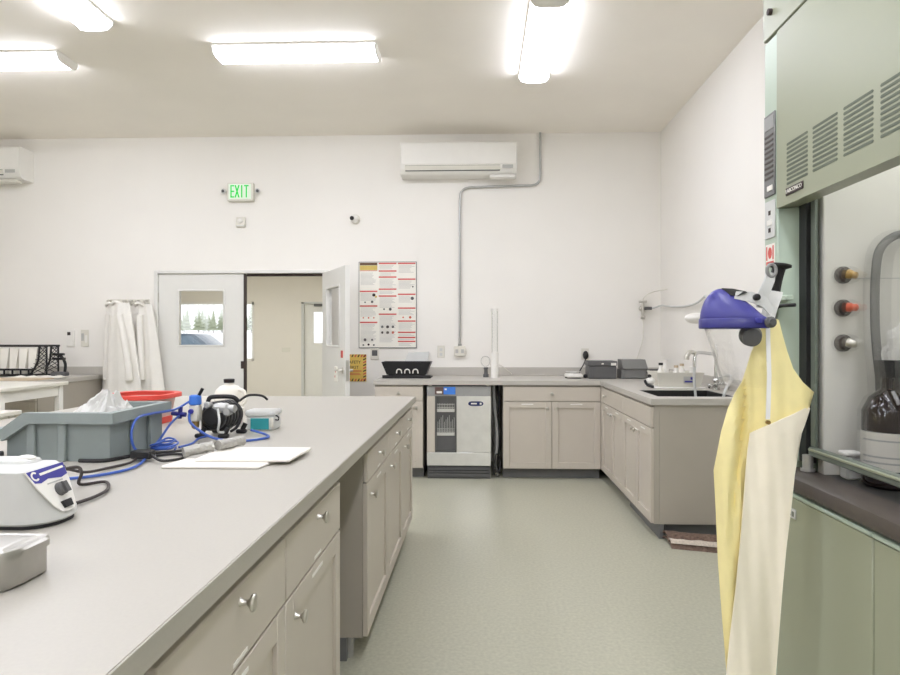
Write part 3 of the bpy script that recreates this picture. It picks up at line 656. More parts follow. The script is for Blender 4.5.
# thermostat and switch left of the coats
th=Thing('thermostat','white thermostat with a dark display on the wall left of the coats','thermostat',(-4.44,WB,1.25))
th.part('case',MB().box(-4.485,-4.40,WB-.02,WB-.0005,1.22,1.40,.004),'white'); th.part('display',MB().box(-4.475,-4.44,WB-.022,WB-.02,1.34,1.375),'darkp')
lsw=Thing('light_switch','double light switch plate on the wall closest to the hanging coats','switch',(-4.29,WB,1.22))
lsw.part('plate',MB().box(-4.335,-4.245,WB-.008,WB-.0005,1.215,1.40,.003),'offw'); lsw.part('rocker',MB().box(-4.325,-4.30,WB-.013,WB-.008,1.28,1.36),'greyp'); lsw.part('rocker',MB().box(-4.285,-4.26,WB-.013,WB-.008,1.26,1.34),'white')

# coat hooks and coats
hk=Thing('coat_rack','row of metal coat hooks on the wall holding white lab coats','coat rack',(-3.8,WB,1.68))
hk.part('rail',MB().box(-4.03,-3.57,WB-.02,WB-.0005,1.68,1.73,.003),'offw')
for xx in (-3.99,-3.82,-3.75,-3.68,-3.59):
    hk.part('hook',MB().tube([(xx,WB-.021,1.71),(xx,WB-.05,1.715),(xx,WB-.07,1.70),(xx,WB-.06,1.665),(xx,WB-.035,1.67)],.008).rev((xx,WB-.0795,1.705),(0,-1,.3),[(0,.009),(.01,.011),(.014,.006)],10),'nickel')
def coat(xh, x0, x1, yc, zt, zb, seed, label, yd=.06):
    r=random.Random(seed); n=40; rings=[]
    ph=[r.uniform(0,6) for _ in range(4)]
    for j in range(15):
        a=j/14; z=zt+(zb-zt)*a
        k=.45+.55*min(1,a*1.1)**.8
        l=xh+(x0-xh)*k; rr=xh+(x1-xh)*k; c=(l+rr)/2; hw=(rr-l)/2; row=[]
        for i in range(n):
            t=2*PI*i/n; q=1+ (.13+.1*a)*math.sin(5*t+ph[0]+a*1.2)+.10*math.sin(9*t+ph[1]-a)+.05*math.sin(14*t+ph[2])
            row.append(Vector((c+hw*math.cos(t), yc-yd*(.35+.65*k)*math.sin(t)*q*(.75+.25*math.cos(3*t+ph[3])), z+.004*math.sin(7*t))))
        rings.append(row)
    t=Thing('lab_coat',label,'coat',(xh,yc,zb),'white lab coats')
    t.part('coat_body',MB().loft(rings),'cloth',ang=60)
    # collar loop, lapel edge and sleeve
    t.part('collar',MB().tube([(xh-.05,yc,zt-.02),(xh-.03,yc-.035,zt+.0),(xh,yc-.045,zt+.012),(xh+.03,yc-.035,zt),(xh+.05,yc,zt-.02)],.016),'cloth')
    sx=x0+(x1-x0)*r.choice((.25,.72)); 
    t.part('sleeve',MB().tube([(xh+(sx-xh)*.3,yc-yd*.75,zt-.12),(xh+(sx-xh)*.7,yc-yd*.95,zt-.4),(sx,yc-yd*1.0,zt-.68),(sx,yc-yd*.9,zt-.80)],.034,taper=.040,n=12),'cloth')
    return t
coat(-3.79,-3.93,-3.52,6.57,1.675,.50,1,'middle white lab coat hanging in front of the others',.07)
coat(-3.95,-4.045,-3.74,6.72,1.67,.5,2,'white lab coat hanging nearest the grey side counter',.05)
coat(-3.62,-3.66,-3.34,6.70,1.67,.52,3,'white lab coat hanging nearest the closed door',.055)

# ------------------------------------------------------------------ left corner: wall bench, white tables and desk items
lc=cabinet('grey wall cabinet run in the left background behind the white table','y',5.76,-1,1.0,-6.2,-4.075,[(-5.1,-4.59,-4.66),(-4.59,-4.08,-4.52)],[(-5.1,-4.08,None)],.722,plates=False)
wl=Thing('side_worktop','grey side worktop with backsplash carrying the wire file rack','worktop',(-5.1,6.4,.872))
wl.part('top_panel',MB().box(-6.25,-4.06,5.73,WB-.002,.874,.915),'gtop'); wl.part('backsplash',MB().box(-6.25,-4.06,WB-.022,WB-.002,.9155,1.0,.002),'gtop')
single('brown_card','flat tan cardboard sheet on the front of the side worktop','card',MB().box(-5.9,-4.10,5.75,6.02,.9155,.928),'tan',(-5,5.9,.9155))
fl=Thing('file_rack','black wire desk rack holding white folders in the left background','rack',(-4.7,6.4,.9155))
fm=MB(); X0,X1=-5.5,-4.38
def wbar(p,q,r=.009): fm.cyl(p,q,r,n=8)
for yy,zt in ((6.34,1.23),(6.52,1.23)):
    wbar((X0,yy,zt),(X1,yy,zt),.011)
for zz in (.99,): wbar((X0,6.32,zz),(X1-.14,6.32,zz),.010)
wbar((X0,6.32,.93),(X1-.1,6.32,.93)); wbar((X0,6.52,.93),(X1,6.52,.93))
k=0
xx=X0
while xx<X1-.14:
    wbar((xx,6.32,.93),(xx,6.32,.99)); wbar((xx,6.33,.93),(xx,6.52,.93),.006); xx+=.085
fl.part('wire_frame',fm,'black')
cv=[(X1-.19,.93),(X1-.15,.98),(X1-.10,1.08),(X1-.085,1.23)]
for yy in (6.335,6.515):
    sdm=MB(); sdm.tube([(x,yy,z) for x,z in cv],.010); sdm.cyl((X1-.01,yy,.93),(X1-.01,yy,1.23),.009,n=8)
    sdm.cyl((X1-.085,yy,1.23),(X1-.01,yy,1.23),.008,n=8)
    for q in range(7):
        z=.94+q*.042; xl=X1-.19+.105*min(1,(z-.93)/.2)**.6
        sdm.cyl((xl,yy,z),(X1-.01,yy,min(1.225,z+.09)),.0035,n=6); sdm.cyl((xl,yy,min(1.22,z+.07)),(X1-.01,yy,z),.0035,n=6)
    fl.part('end_panel',sdm,'black')
for i in range(10):
    x=-5.47+i*.098; lean=.05
    f=MB(); f.add([(x,6.345,.945),(x+.055,6.345,.945),(x+.094,6.345,1.205),(x+.004,6.345,1.205),(x,6.505,.945),(x+.055,6.505,.945),(x+.094,6.505,1.205),(x+.004,6.505,1.205)],[(0,1,2,3),(4,7,6,5),(0,4,5,1),(1,5,6,2),(2,6,7,3),(3,7,4,0)])
    single('folder','white paper folder leaning upright in the black wire rack','folder',f,'paper',(x,6.42,.945),'folders in the wire rack')
td=Thing('desk_stapler','black desk stapler stand at the end of the wire file rack','stapler',(-4.31,6.42,.9155))
td.part('base',MB().box(-4.375,-4.230,6.36,6.46,.9165,.965,.012),'dgrey'); td.part('arm',MB().tube([(-4.250,6.41,.965),(-4.245,6.41,1.04),(-4.270,6.41,1.10),(-4.300,6.41,1.13)],.014).box(-4.375,-4.260,6.39,6.43,1.13,1.155,.004).box(-4.375,-4.250,6.39,6.43,1.085,1.11,.004),'black')
for i,(x0,x1,y0,l) in enumerate(((-4.62,-4.36,6.06,'white sheaf of paper in front of the wire rack'),(-4.34,-4.08,6.10,'white sheaf of paper at the rack end of the side worktop'))):
    rows=[[(x0+(x1-x0)*u/8,y0+.14*v/4,.9175+.016*abs(math.sin(u*.8+i))*(.4+.15*v)) for u in range(9)] for v in range(5)]
    single('paper_sheaf',l,'paper',MB().sheet(rows,.006,(0,0,1)),'paper',((x0+x1)/2,y0,.916),'papers on the side worktop')
def table(x0,x1,y0,y1,zt,label,leg=.05):
    t=Thing('work_table',label,'table',((x0+x1)/2,(y0+y1)/2,0))
    t.part('tabletop',MB().box(x0,x1,y0,y1,zt-.03,zt,.004),'offw')
    ap=MB(); a=.04
    ap.box(x0+a,x1-a,y0+a,y0+a+.02,zt-.12,zt-.031); ap.box(x0+a,x1-a,y1-a-.02,y1-a,zt-.12,zt-.031); ap.box(x1-a-.02,x1-a,y0+a,y1-a,zt-.12,zt-.031); ap.box(x0+a,x0+a+.02,y0+a,y1-a,zt-.12,zt-.031)
    t.part('apron',ap,'white')
    for xx in (x0+.03,x1-.03-leg):
        for yy in (y0+.03,y1-.03-leg): t.part('leg',MB().box(xx,xx+leg,yy,yy+leg,0,zt-.031,.003),'white')
    t.part('lower_shelf',MB().box(x0+.09,x1-.09,y0+.09,y1-.09,.28,.30),'offw')
    return t
table(-5.5,-3.73,4.86,5.68,.915,'tall white work table in front of the grey side counter')
table(-5.0,-3.24,3.7,4.42,.80,'lower white table nearer the camera than the tall white table')

# ------------------------------------------------------------------ island: grey bin with film bag
B0=Thing('storage_bin','blue-grey ribbed stacking bin with a dropped front on the island','bin',(-1.37,2.2,Z))
bx0,bx1,by0,by1=-1.518,-1.182,2.003,2.34; zr=1.072; zl=1.012
wl_=MB(); th_=.006
wl_.prism([(bx0,Z),(bx1,Z),(bx1,zr-.0),(bx0+.075,zr),(bx0,zl)],'y',by0,by0+th_)
wl_.prism([(bx0,Z),(bx1,Z),(bx1,zr-.0),(bx0+.075,zr),(bx0,zl)],'y',by1-th_,by1)
wl_.box(bx1-th_,bx1,by0+th_,by1-th_,Z,zr); wl_.box(bx0,bx0+th_,by0+th_,by1-th_,Z,zl); wl_.box(bx0+th_,bx1-th_,by0+th_,by1-th_,Z,Z+th_)
bb=B0.part('bin_body',wl_,'bin')
rm=MB(); rh=.034; ro=.024
poly=[(bx0-.08,zl-.008),(bx0-.08,zl+.002),(bx0-.012,zl+.002),(bx0+.068,zr),(bx1+ro,zr),(bx1+ro,zr-rh),(bx0+.085,zr-rh),(bx0+.0,zl-.03),(bx0-.015,zl-.012)]
rm.prism(poly,'y',by0-ro,by0); rm.prism(poly,'y',by1,by1+ro)
rm.box(bx1,bx1+ro,by0,by1,zr-rh,zr); rm.box(bx0-.08,bx0,by0,by1,zl-.008,zl+.002)
B0.part('rim',rm,'bin')
for i,xx in enumerate((-1.445,-1.345)): B0.part('rib',MB().box(xx,xx+.026,by0-.014,by0,Z,zr-rh,.003),'bin',bb)
for yy_ in (2.12,2.23): B0.part('rib',MB().box(bx1,bx1+.014,yy_,yy_+.03,Z,zr-rh,.003),'bin',bb)
# crumpled film
def crumple(c, rx, ry, rz, seed, m=26, n=44):
    rings=[]
    for i in range(m+1):
        t=-PI/2+PI*i/m; row=[]
        for k in range(n):
            a=2*PI*k/n; d=Vector((math.cos(t)*math.cos(a),math.cos(t)*math.sin(a),math.sin(t)))
            q=1+.22*noise.noise(d*2+Vector((seed,0,0)))-.18*abs(noise.noise(d*5+Vector((0,seed,0))))-.12*abs(noise.noise(Vector((d.x*13,d.y*13,d.z*5+seed))))
            row.append(Vector((c[0]+d.x*rx*q,c[1]+d.y*ry*q,c[2]+d.z*rz*q)))
        rings.append(row)
    return MB().loft(rings)
def heap(cx_,cy__,z0,rx,ry,hh,seed,n=72,m=16):
    rows=[]
    for i in range(m+1):
        r=i/m; row=[]
        for k in range(n):
            a=2*PI*k/n; pl=noise.noise((math.cos(a)*3.2,math.sin(a)*3.2,seed))+.6*noise.noise((math.cos(a)*8,math.sin(a)*8,seed+r*1.5))
            q=r*(1+.22*noise.noise((math.cos(a)*1.6,math.sin(a)*1.6,seed+9)))
            z=z0+hh*((1-r)**.9)*(1+.5*noise.noise((math.cos(a)*2.5*r,math.sin(a)*2.5*r,seed+2)))+.045*pl*min(1,r*2.2)*(1-.55*r)+.012*noise.noise((math.cos(a)*q*9,math.sin(a)*q*9,seed+4))
            row.append(Vector((cx_+rx*q*math.cos(a)+.02*(1-r),cy__+ry*q*math.sin(a),max(z,z0-.02))))
        rows.append(row)
    rows.append([Vector((p.x,p.y,z0-.06)) for p in rows[-1]])
    return MB().loft(rows)
single('plastic_bag','crumpled clear-white plastic film bag heaped in the grey bin','bag',heap(-1.300,2.17,1.055,.085,.11,.075,3.3),'bag',(-1.3,2.2,.98),ang=22)

# red-rimmed tub
rt=Thing('wash_tub','translucent pink tub with a red rim, behind the grey bin','tub',(-1.62,2.93,Z))
def rloft0(x0,x1,y0,y1,r,lv):
    def rr(i):
        o=[];q=max(r-i,.004)
        for cx_,cy__,a0 in ((x1-i-q,y1-i-q,0),(x0+i+q,y1-i-q,PI/2),(x0+i+q,y0+i+q,PI),(x1-i-q,y0+i+q,1.5*PI)):
            for k in range(8): a=a0+PI/2*k/7; o.append((cx_+q*math.cos(a),cy__+q*math.sin(a)))
        return o
    return MB().loft([[Vector((x,y,z)) for x,y in rr(i)] for z,i in lv])
rt.part('tub_body',rloft0(-1.70,-1.44,2.80,3.06,.09,[(Z+.03,.02),(Z+.118,.004),(Z+.118,.012),(Z+.036,.028)]),'pink')
rt.part('rim',rloft0(-1.72,-1.42,2.78,3.08,.10,[(Z+.115,.018),(Z+.118,0),(Z+.136,0),(Z+.138,.006),(Z+.136,.03),(Z+.116,.03),(Z+.115,.018)]),'red'); rt.part('base_band',rloft0(-1.70,-1.44,2.80,3.06,.09,[(Z,.02),(Z+.03,.016)]),'red')

# vacuum pump
pm=Thing('vacuum_pump','black and silver vacuum pump fed by blue tubing on the island','pump',(-1.05,2.6,Z))
bd=MB(); bd.rev((-1.065,2.47,Z+.105),(0.25,1,0),[(0,.055),(.012,.066),(.16,.066),(.175,.05)],24); bd.box(-1.13,-1.0,2.49,2.60,Z+.03,Z+.12,.012); pm.part('motor_body',bd,'black')
fn=MB()
for k in range(6): fn.rev((-1.062+.006*k,2.488+.024*k,Z+.105),(.25,1,0),[(0,.0715),(.008,.0715)],24)
pm.part('cooling_fins',fn,'dgrey')
pm.part('front_plate',MB().rev((-1.068,2.455,Z+.105),(.25,1,0),[(0,.04),(.012,.05),(.014,.048)],20),'rubber')
pm.part('cylinder_head',MB().rev((-1.055,2.475,Z+.150),(1,-.1,-.05),[(0,.016),(.03,.026),(.07,.026),(.08,.018),(.11,.02),(.118,.010)],18).rev((-1.075,2.465,Z+.162),(-.15,-1,.1),[(-.02,.014),(.02,.017),(.025,.012)],14),'alu')
pm.part('second_head',MB().rev((-.99,2.50,Z+.13),(.2,-1,0),[(0,.023),(.04,.023),(.05,.014),(.06,.015)],16),'alu')
pm.part('carry_handle',MB().tube([(-1.095,2.5,Z+.165),(-1.085,2.5,Z+.195),(-1.04,2.51,Z+.20),(-.98,2.53,Z+.195),(-.955,2.54,Z+.17)],.011),'rubber')
for x,y in ((-1.115,2.47),(-.995,2.46),(-1.10,2.64),(-.97,2.63)):
    pm.part('foot',MB().box(x-.03,x+.02,y-.016,y+.016,Z,Z+.02,.005).cyl((x,y,Z+.018),(x+.015,y+.005,Z+.05),.012),'rubber')
pm.part('outlet_hose',MB().tube([(-.98,2.49,Z+.16),(-.935,2.47,Z+.165),(-.905,2.45,Z+.12),(-.925,2.44,Z+.06),(-.96,2.45,Z+.035)],.007),'rubber')
pm.part('clear_hose',MB().tube([(-1.02,2.44,Z+.145),(-1.0,2.41,Z+.09),(-1.01,2.42,Z+.04),(-.99,2.44,Z+.03)],.006),'lgrey')
pm.part('motor_hose',MB().tube([(-.955,2.55,Z+.175),(-.92,2.58,Z+.2),(-.86,2.6,Z+.197),(-.835,2.62,Z+.175)],.006),'rubber')
rgl=MB(); rgl.box(-1.162,-1.112,2.425,2.475,Z+.085,Z+.165,.006); rv=pm.part('regulator_block',rgl,'offw')
pm.part('gauge',MB().rev((-1.145,2.4245,Z+.135),(0,-1,0),[(0,.012),(.012,.012),(.013,.008)],14),'indigo',rv)
pm.part('regulator_knob',MB().rev((-1.137,2.45,Z+.165),(0,0,1),[(0,.026),(.005,.030),(.042,.028),(.048,.022)],12),'bluel',rv)
pm.part('filter_bowl',MB().rev((-1.137,2.45,Z+.085),(0,0,-1),[(0,.02),(.03,.018),(.04,.008)],12),'brass',rv)
pm.part('stem',MB().cyl((-1.125,2.45,Z+.20),(-1.10,2.45,Z+.245),.008),'black',rv)

pm.e.scale=(.8,.8,.8)
# blue tubing
single('blue_hose','blue hose looping from the pump out to the right on the bench','hose',MB().tube([(-1.128,2.445,Z+.10),(-1.10,2.40,Z+.07),(-1.03,2.375,Z+.03),(-.95,2.365,Z+.009),(-.87,2.39,Z+.0075),(-.825,2.46,Z+.0075),(-.86,2.54,Z+.0075),(-.93,2.57,Z+.02)],.005),'blue',(-.95,2.4,Z))
single('blue_hose','blue hose slanting from the regulator down to the tangle and on to the mixer','hose',MB().tube([(-1.15,2.44,Z+.105),(-1.158,2.36,Z+.075),(-1.150,2.26,Z+.03),(-1.125,2.14,Z+.008),(-1.06,1.98,Z+.007),(-1.04,1.86,Z+.006),(-1.09,1.76,Z+.006),(-1.2,1.70,Z+.006),(-1.3,1.68,Z+.006)],.0043),'blue',(-1.1,2.0,Z))
single('blue_hose','blue hose arching from the regulator top over the bin end','hose',MB().tube([(-1.14,2.47,Z+.145),(-1.155,2.40,Z+.125),(-1.152,2.30,Z+.125),(-1.148,2.20,Z+.13),(-1.146,2.10,Z+.125),(-1.143,2.06,Z+.08),(-1.13,2.06,Z+.03),(-1.10,2.08,Z+.012)],.0043),'blue',(-1.15,2.2,Z))
rg_=random.Random(5); pts=[]
for k in range(22):
    a=k*1.15; pts.append((-1.10+.04*math.cos(a)*rg_.uniform(.6,1.2),2.19+.05*math.sin(a)*rg_.uniform(.6,1.2),Z+.006+.0022*k*rg_.uniform(.5,1)))
single('blue_hose','tangled thin blue air line beside the end of the grey bin','hose',MB().tube(pts,.0033),'blue',(-1.1,2.19,Z))
single('blue_hose','short blue air line running from the tangle under the pump','hose',MB().tube([(-1.07,2.24,Z+.006),(-1.06,2.32,Z+.006),(-1.07,2.40,Z+.012),(-1.06,2.46,Z+.012)],.004),'blue',(-1.06,2.35,Z))
single('tee_fitting','small dark blue tee fitting on the hose in front of the regulator','fitting',MB().cyl((-1.185,2.425,Z+.105),(-1.13,2.42,Z+.10),.009).cyl((-1.155,2.422,Z+.085),(-1.15,2.422,Z+.13),.008),'purpled',(-1.155,2.42,Z+.1))

# jug, papers, teal box
jg=Thing('jug','large white plastic jug with a black cap behind the pump','jug',(-1.33,3.35,Z))
jg.part('jug_body',MB().rev((-1.33,3.35,Z),(0,0,1),[(0,.09),(.012,.10),(.13,.10),(.16,.09),(.19,.06),(.2,.032),(.215,.03)],28),'jug')
jg.part('cap',MB().rev((-1.33,3.35,Z+.213),(0,0,1),[(0,.036),(.025,.038),(.028,.03)],18),'black')
jg.part('handle',MB().tube([(-1.25,3.32,Z+.165),(-1.21,3.32,Z+.15),(-1.205,3.32,Z+.09),(-1.235,3.32,Z+.05)],.013),'jug')
jg.e.scale=(.75,.75,.74)
tb=Thing('tip_box','clear lidded box with a teal front panel on the island','box',(-.94,2.78,Z))
tb.part('box_body',MB().box(-1.0,-.88,2.70,2.80,Z,Z+.058,.006),'frost'); tb.part('front_label',MB().box(-.978,-.90,2.696,2.6995,Z+.004,Z+.052),'teal',label='teal front panel')
tb.part('lid',MB().box(-1.005,-.875,2.695,2.805,Z+.059,Z+.085,.008),'frost'); tb.part('latch',MB().box(-.895,-.88,2.692,2.6995,Z+.012,Z+.055,.003),'offw'); tb.part('wire_clip',MB().tube([(-.875,2.71,Z+.045),(-.86,2.70,Z+.045),(-.855,2.69,Z+.058),(-.867,2.69,Z+.066)],.003),'black')
wb_=Thing('white_canister','white rounded canister on the island between the pump and teal box','canister',(-1.12,2.85,Z))
wb_.part('canister_body',MB().rev((-1.12,2.85,Z),(0,0,1),[(0,.042),(.008,.048),(.06,.048),(.065,.044)],24),'frost'); wb_.part('lid',MB().rev((-1.12,2.85,Z+.0655),(0,0,1),[(0,.05),(.014,.05),(.017,.044)],24),'white')

# boards and film rolls
def boardp(x0,x1,y0,y1,z0,z1,sh):
    mb=MB().box(x0,x1,y0,y1,z0,z1,.003); mb.v=[(x+sh*(y-y0),y,z) for x,y,z in mb.v]; return mb
single('cutting_board','lower white board lying nearest the camera on the island','board',boardp(-.965,-.665,1.90,2.02,Z,Z+.009,.2),'board',(-.8,1.95,Z),'white boards')
single('cutting_board','upper wider white board overlapping the one in front of it','board',boardp(-.89,-.59,1.96,2.18,Z+.0095,Z+.019,.05),'board',(-.75,2.1,Z+.01),'white boards')
def rollp(p,q,r,seed):
    mb=MB(); P0,P1=Vector(p),Vector(q); d=(P1-P0).normalized(); u=d.orthogonal().normalized(); w_=d.cross(u); rings=[]
    for i in range(15):
        c=P0.lerp(P1,i/14); rings.append([c+(u*math.cos(2*PI*k/18)+w_*math.sin(2*PI*k/18))*(r*(1+.25*noise.noise((i*.6,k*.5*math.cos(k/18*6.28),seed)))) for k in range(18)])
    return mb.loft(rings)
single('film_roll','crumpled grey film roll at the pump end of the white boards','film',rollp((-.955,2.03,Z+.0265),(-.885,2.09,Z+.0365),.017,1.),'foil',(-.92,2.09,Z),'film rolls on the boards',ang=25)
single('film_roll','crumpled grey film roll lying on the middle of the upper white board','film',rollp((-.872,2.10,Z+.037),(-.83,2.21,Z+.037),.017,4.),'foil',(-.8,2.16,Z+.02),'film rolls on the boards',ang=25)

# vortex mixer
mx=Thing('vortex_mixer','white bench mixer with a blue-headed sloping control panel','mixer',(-1.05,1.38,Z))
def mixring(z,x1,y0,y1,rad,i=0.,n=8):
    o=[Vector((-1.30,y1-i,z)),Vector((-1.30,y0+i,z))]
    for cx_,cy__,a0 in ((x1-rad,y0+rad,1.5*PI),(x1-rad,y1-rad,2*PI)):
        for k in range(n+1): a=a0+PI/2*k/n; o.append(Vector((cx_+(rad-i)*math.cos(a),cy__+(rad-i)*math.sin(a),z)))
    return o
ms=MB(); ms.loft([mixring(Z+.007,-.864,1.275,1.42,.066,.004),mixring(Z+.012,-.862,1.273,1.422,.066),mixring(Z+.026,-.864,1.273,1.42,.062),mixring(Z+.119,-.909,1.266,1.394,.012),mixring(Z+.123,-.912,1.266,1.394,.012,.004),mixring(Z+.124,-.915,1.266,1.394,.012,.008)])
mh=mx.part('housing',ms,'lgrey',ang=30)
mx.part('base',MB().loft([mixring(Z,-.868,1.28,1.416,.06),mixring(Z+.007,-.868,1.28,1.416,.06)]),'rubber')
mx.part('lid',MB().loft([mixring(Z+.1242,-.94,1.335,1.392,.025),mixring(Z+.130,-.943,1.337,1.39,.025),mixring(Z+.133,-.955,1.345,1.382,.018)]),'lgrey')
mx.part('lid_catch',MB().ell((-.965,1.36,Z+.134),.02,.012,.006),'white')
mx.e.location.x-=.022
# sloping panel: u runs away from the camera, w runs up the slope
pu=Vector((-.02,1,0)).normalized(); pw=Vector((-.046,-.012,.096)).normalized(); pn=pu.cross(pw).normalized()
if pn.x<0: pn=-pn
pc_=Vector((-.8855,1.338,Z+.074))+pn*.0012
def onp(a,b,h=0.): return pc_+pu*a+pw*b+pn*h
def pplate(mb,poly,h0,h1):
    n=len(poly); return mb.add([onp(a,b,h0) for a,b in poly]+[onp(a,b,h1) for a,b in poly],[tuple(range(n)),tuple(range(n,2*n))]+[(k,(k+1)%n,n+(k+1)%n,n+k) for k in range(n)])
pp=MB(); pplate(pp,[(-.062,.050),(.059,.050),(.052,.010),(.034,-.04),(.02,-.054),(.0,-.056),(-.02,-.052),(-.034,-.036),(-.054,.012)],-.001,.0012); fpn=mx.part('control_panel',pp,'white')
lb=MB(); pplate(lb,[(-.06,.049),(.0575,.049),(.0525,.022),(.03,.018),(-.01,.024),(-.035,.019),(-.052,.022)],.0012,.002)
lb.mat(1)
rgp=[(-.043+.011*math.cos(a),.036+.0105*math.sin(a)) for a in [PI*.25+PI*1.5*k/14 for k in range(15)]]; rgi=[(-.043+.007*math.cos(a),.036+.0065*math.sin(a)) for a in [PI*.25+PI*1.5*k/14 for k in range(15)]]
for k in range(14): pplate(lb,[rgp[k],rgp[k+1],rgi[k+1],rgi[k]],.002,.0026)
pplate(lb,[(-.028,.040),(.05,.0425),(.05,.0375),(-.028,.0345)],.002,.0026)
mx.part('brand_label',lb,['indigo','paper'],fpn)
lt=MB(); pplate(lt,[(-.02,.0145),(.03,.0145),(.03,.0115),(-.02,.0115)],.0012,.0018); mx.part('caption',lt,'greyp',fpn)
kb=MB(); kb.rev(onp(.006,-.006),pn,[(0,.015),(.012,.014),(.015,.011)],18); pplate(kb,[(0,.006),(.012,.006),(.012,-.018),(0,-.018)],.014,.02); mx.part('dial',kb,'dgrey',fpn)
kb=MB(); pplate(kb,[(-.012,-.032),(.017,-.032),(.014,-.048),(-.010,-.048)],.001,.007); mx.part('rocker_switch',kb,'black',fpn)
# cords
single('power_cable','black power cord with its plug running from the mixer to the adapter','cord',MB().tube([(-1.03,1.47,Z+.085),(-1.06,1.60,Z+.06),(-1.10,1.75,Z+.02),(-1.11,1.88,Z+.006),(-1.09,1.96,Z+.006),(-1.10,2.02,Z+.012)],.004).cyl((-1.03,1.455,Z+.09),(-1.042,1.56,Z+.07),.010),'tau',(-1.06,1.7,Z))
single('power_cable','black cord looping on the bench just right of the mixer','cord',MB().tube([(-1.0,1.45,Z+.08),(-1.0,1.55,Z+.075),(-1.03,1.62,Z+.045),(-1.06,1.66,Z+.007),(-1.01,1.69,Z+.007),(-.955,1.61,Z+.007),(-.94,1.53,Z+.007),(-.95,1.45,Z+.007)],.0042),'tau',(-.98,1.55,Z))
ad=Thing('power_adapter','small black inline adapter box lying in front of the blue tangle','adapter',(-1.08,2.02,Z))
am=MB(); am.box(-1.115,-1.05,2.0,2.04,Z+.008,Z+.034,.004); ad.part('case',am,'black')
ad.part('lead',MB().tube([(-1.05,2.01,Z+.02),(-1.0,1.98,Z+.008),(-.965,2.03,Z+.006),(-.98,2.09,Z+.006),(-1.03,2.11,Z+.006),(-1.07,2.08,Z+.006)],.0045),'rubber'); ad.part('lead',MB().tube([(-1.10,2.035,Z+.02),(-1.06,2.11,Z+.012),(-1.01,2.19,Z+.006),(-1.0,2.26,Z+.006),(-1.03,2.31,Z+.006)],.0045),'rubber')
single('power_cable','black cord running along the foot of the grey bin','cord',MB().tube([(-1.27,1.985,Z+.006),(-1.19,1.99,Z+.006),(-1.155,2.06,Z+.006),(-1.12,2.10,Z+.008)],.006),'rubber',(-1.2,2.0,Z))
single('cable_coil','black cable coil at the left edge of the photo behind the mixer','cable',MB().tube([(x-.035,y+.095,z) for x,y,z in ((-1.62,1.80,Z+.01),(-1.50,1.76,Z+.012),(-1.415,1.79,Z+.013),(-1.43,1.86,Z+.013),(-1.53,1.87,Z+.012),(-1.6,1.82,Z+.025),(-1.5,1.80,Z+.035),(-1.43,1.82,Z+.037))],.011),'rubber',(-1.53,1.9,Z))
# steel pan
pn_=Thing('steel_tray','small lidded stainless steel instrument tray in the near corner','tray',(-.9,1.04,Z))
def rrect(x0,x1,y0,y1,r,n=7):
    o=[]
    q=r*2.2   # the corner nearest the bench edge is rounder
    for cx_,cy__,a0,r_ in ((x1-r,y1-r,0,r),(x0+r,y1-r,PI/2,r),(x0+r,y0+r,PI,r),(x1-q,y0+q,1.5*PI,q)):
        for k in range(n+1): a=a0+PI/2*k/n; o.append((cx_+r_*math.cos(a),cy__+r_*math.sin(a)))
    return o
def rloft(x0,x1,y0,y1,r,lv): 
    return MB().loft([[Vector((x,y,z)) for x,y in rrect(x0+i,x1-i,y0+i,y1-i,max(r-i,.004))] for z,i in lv])
pn_.part('pan',rloft(-1.05,-.728,.95,1.065,.02,[(Z,.006),(Z+.004,0),(Z+.046,0)]),'pansteel')
pn_.part('lid',rloft(-1.054,-.724,.946,1.069,.023,[(Z+.0465,0),(Z+.057,0),(Z+.061,.004),(Z+.060,.016),(Z+.063,.02),(Z+.064,.03)]),'pansteel')

# ------------------------------------------------------------------ fume hood
HXF=1.0; HN=.42; HFAR=2.30; HH=2.195
hd=Thing('fume_hood','large sage green fume hood with slotted header along the right wall','fume hood',(1.45,1.35,0))
zb=1.746
hdr=MB(); hdr.prism([(HXF,zb),(HXF,2.342),(1.05,2.342),(1.05,zb+.035),(1.072,zb+.035),(1.072,zb+.006)],'y',HN,HH); hdr.box(1.05,1.9,HN,HH,2.31,2.342)
header=hd.part('header',hdr,'hood')
hd.part('upper_panel',MB().box(HXF,1.9,HN,HFAR,2.35,3.4,.003),'hood')
# louvre groups
for k in range(9):
    y1=2.125-k*.163; y0=y1-.136
    if y0<HN+.02: break
    g=MB()
    for j in range(10):
        zz=1.812+j*.0142
        g.prism([(y0,zz),(y0+.004,zz-.004),(y1-.004,zz-.004),(y1,zz),(y1-.004,zz+.004),(y0+.004,zz+.004)],'x',HXF-.0008,HXF+.0006)
        pass
    hd.part('vent_slots',g,'slot',header)
nb=MB(); nb.box(HXF-.004,HXF-.0003,2.015,2.125,1.773,1.797,.001); nb.mat(1).text('LABCONCO',.0185,(HXF-.0048,2.07,1.785),(0,-1,0),(0,0,1),.0006,sx=1.0)
hd.part('name_plate',nb,['darkp','paper'],header)
hd.part('upper_lock',MB().cyl((HXF-.012,2.235,2.43),(HXF,2.235,2.43),.011),'darkp')
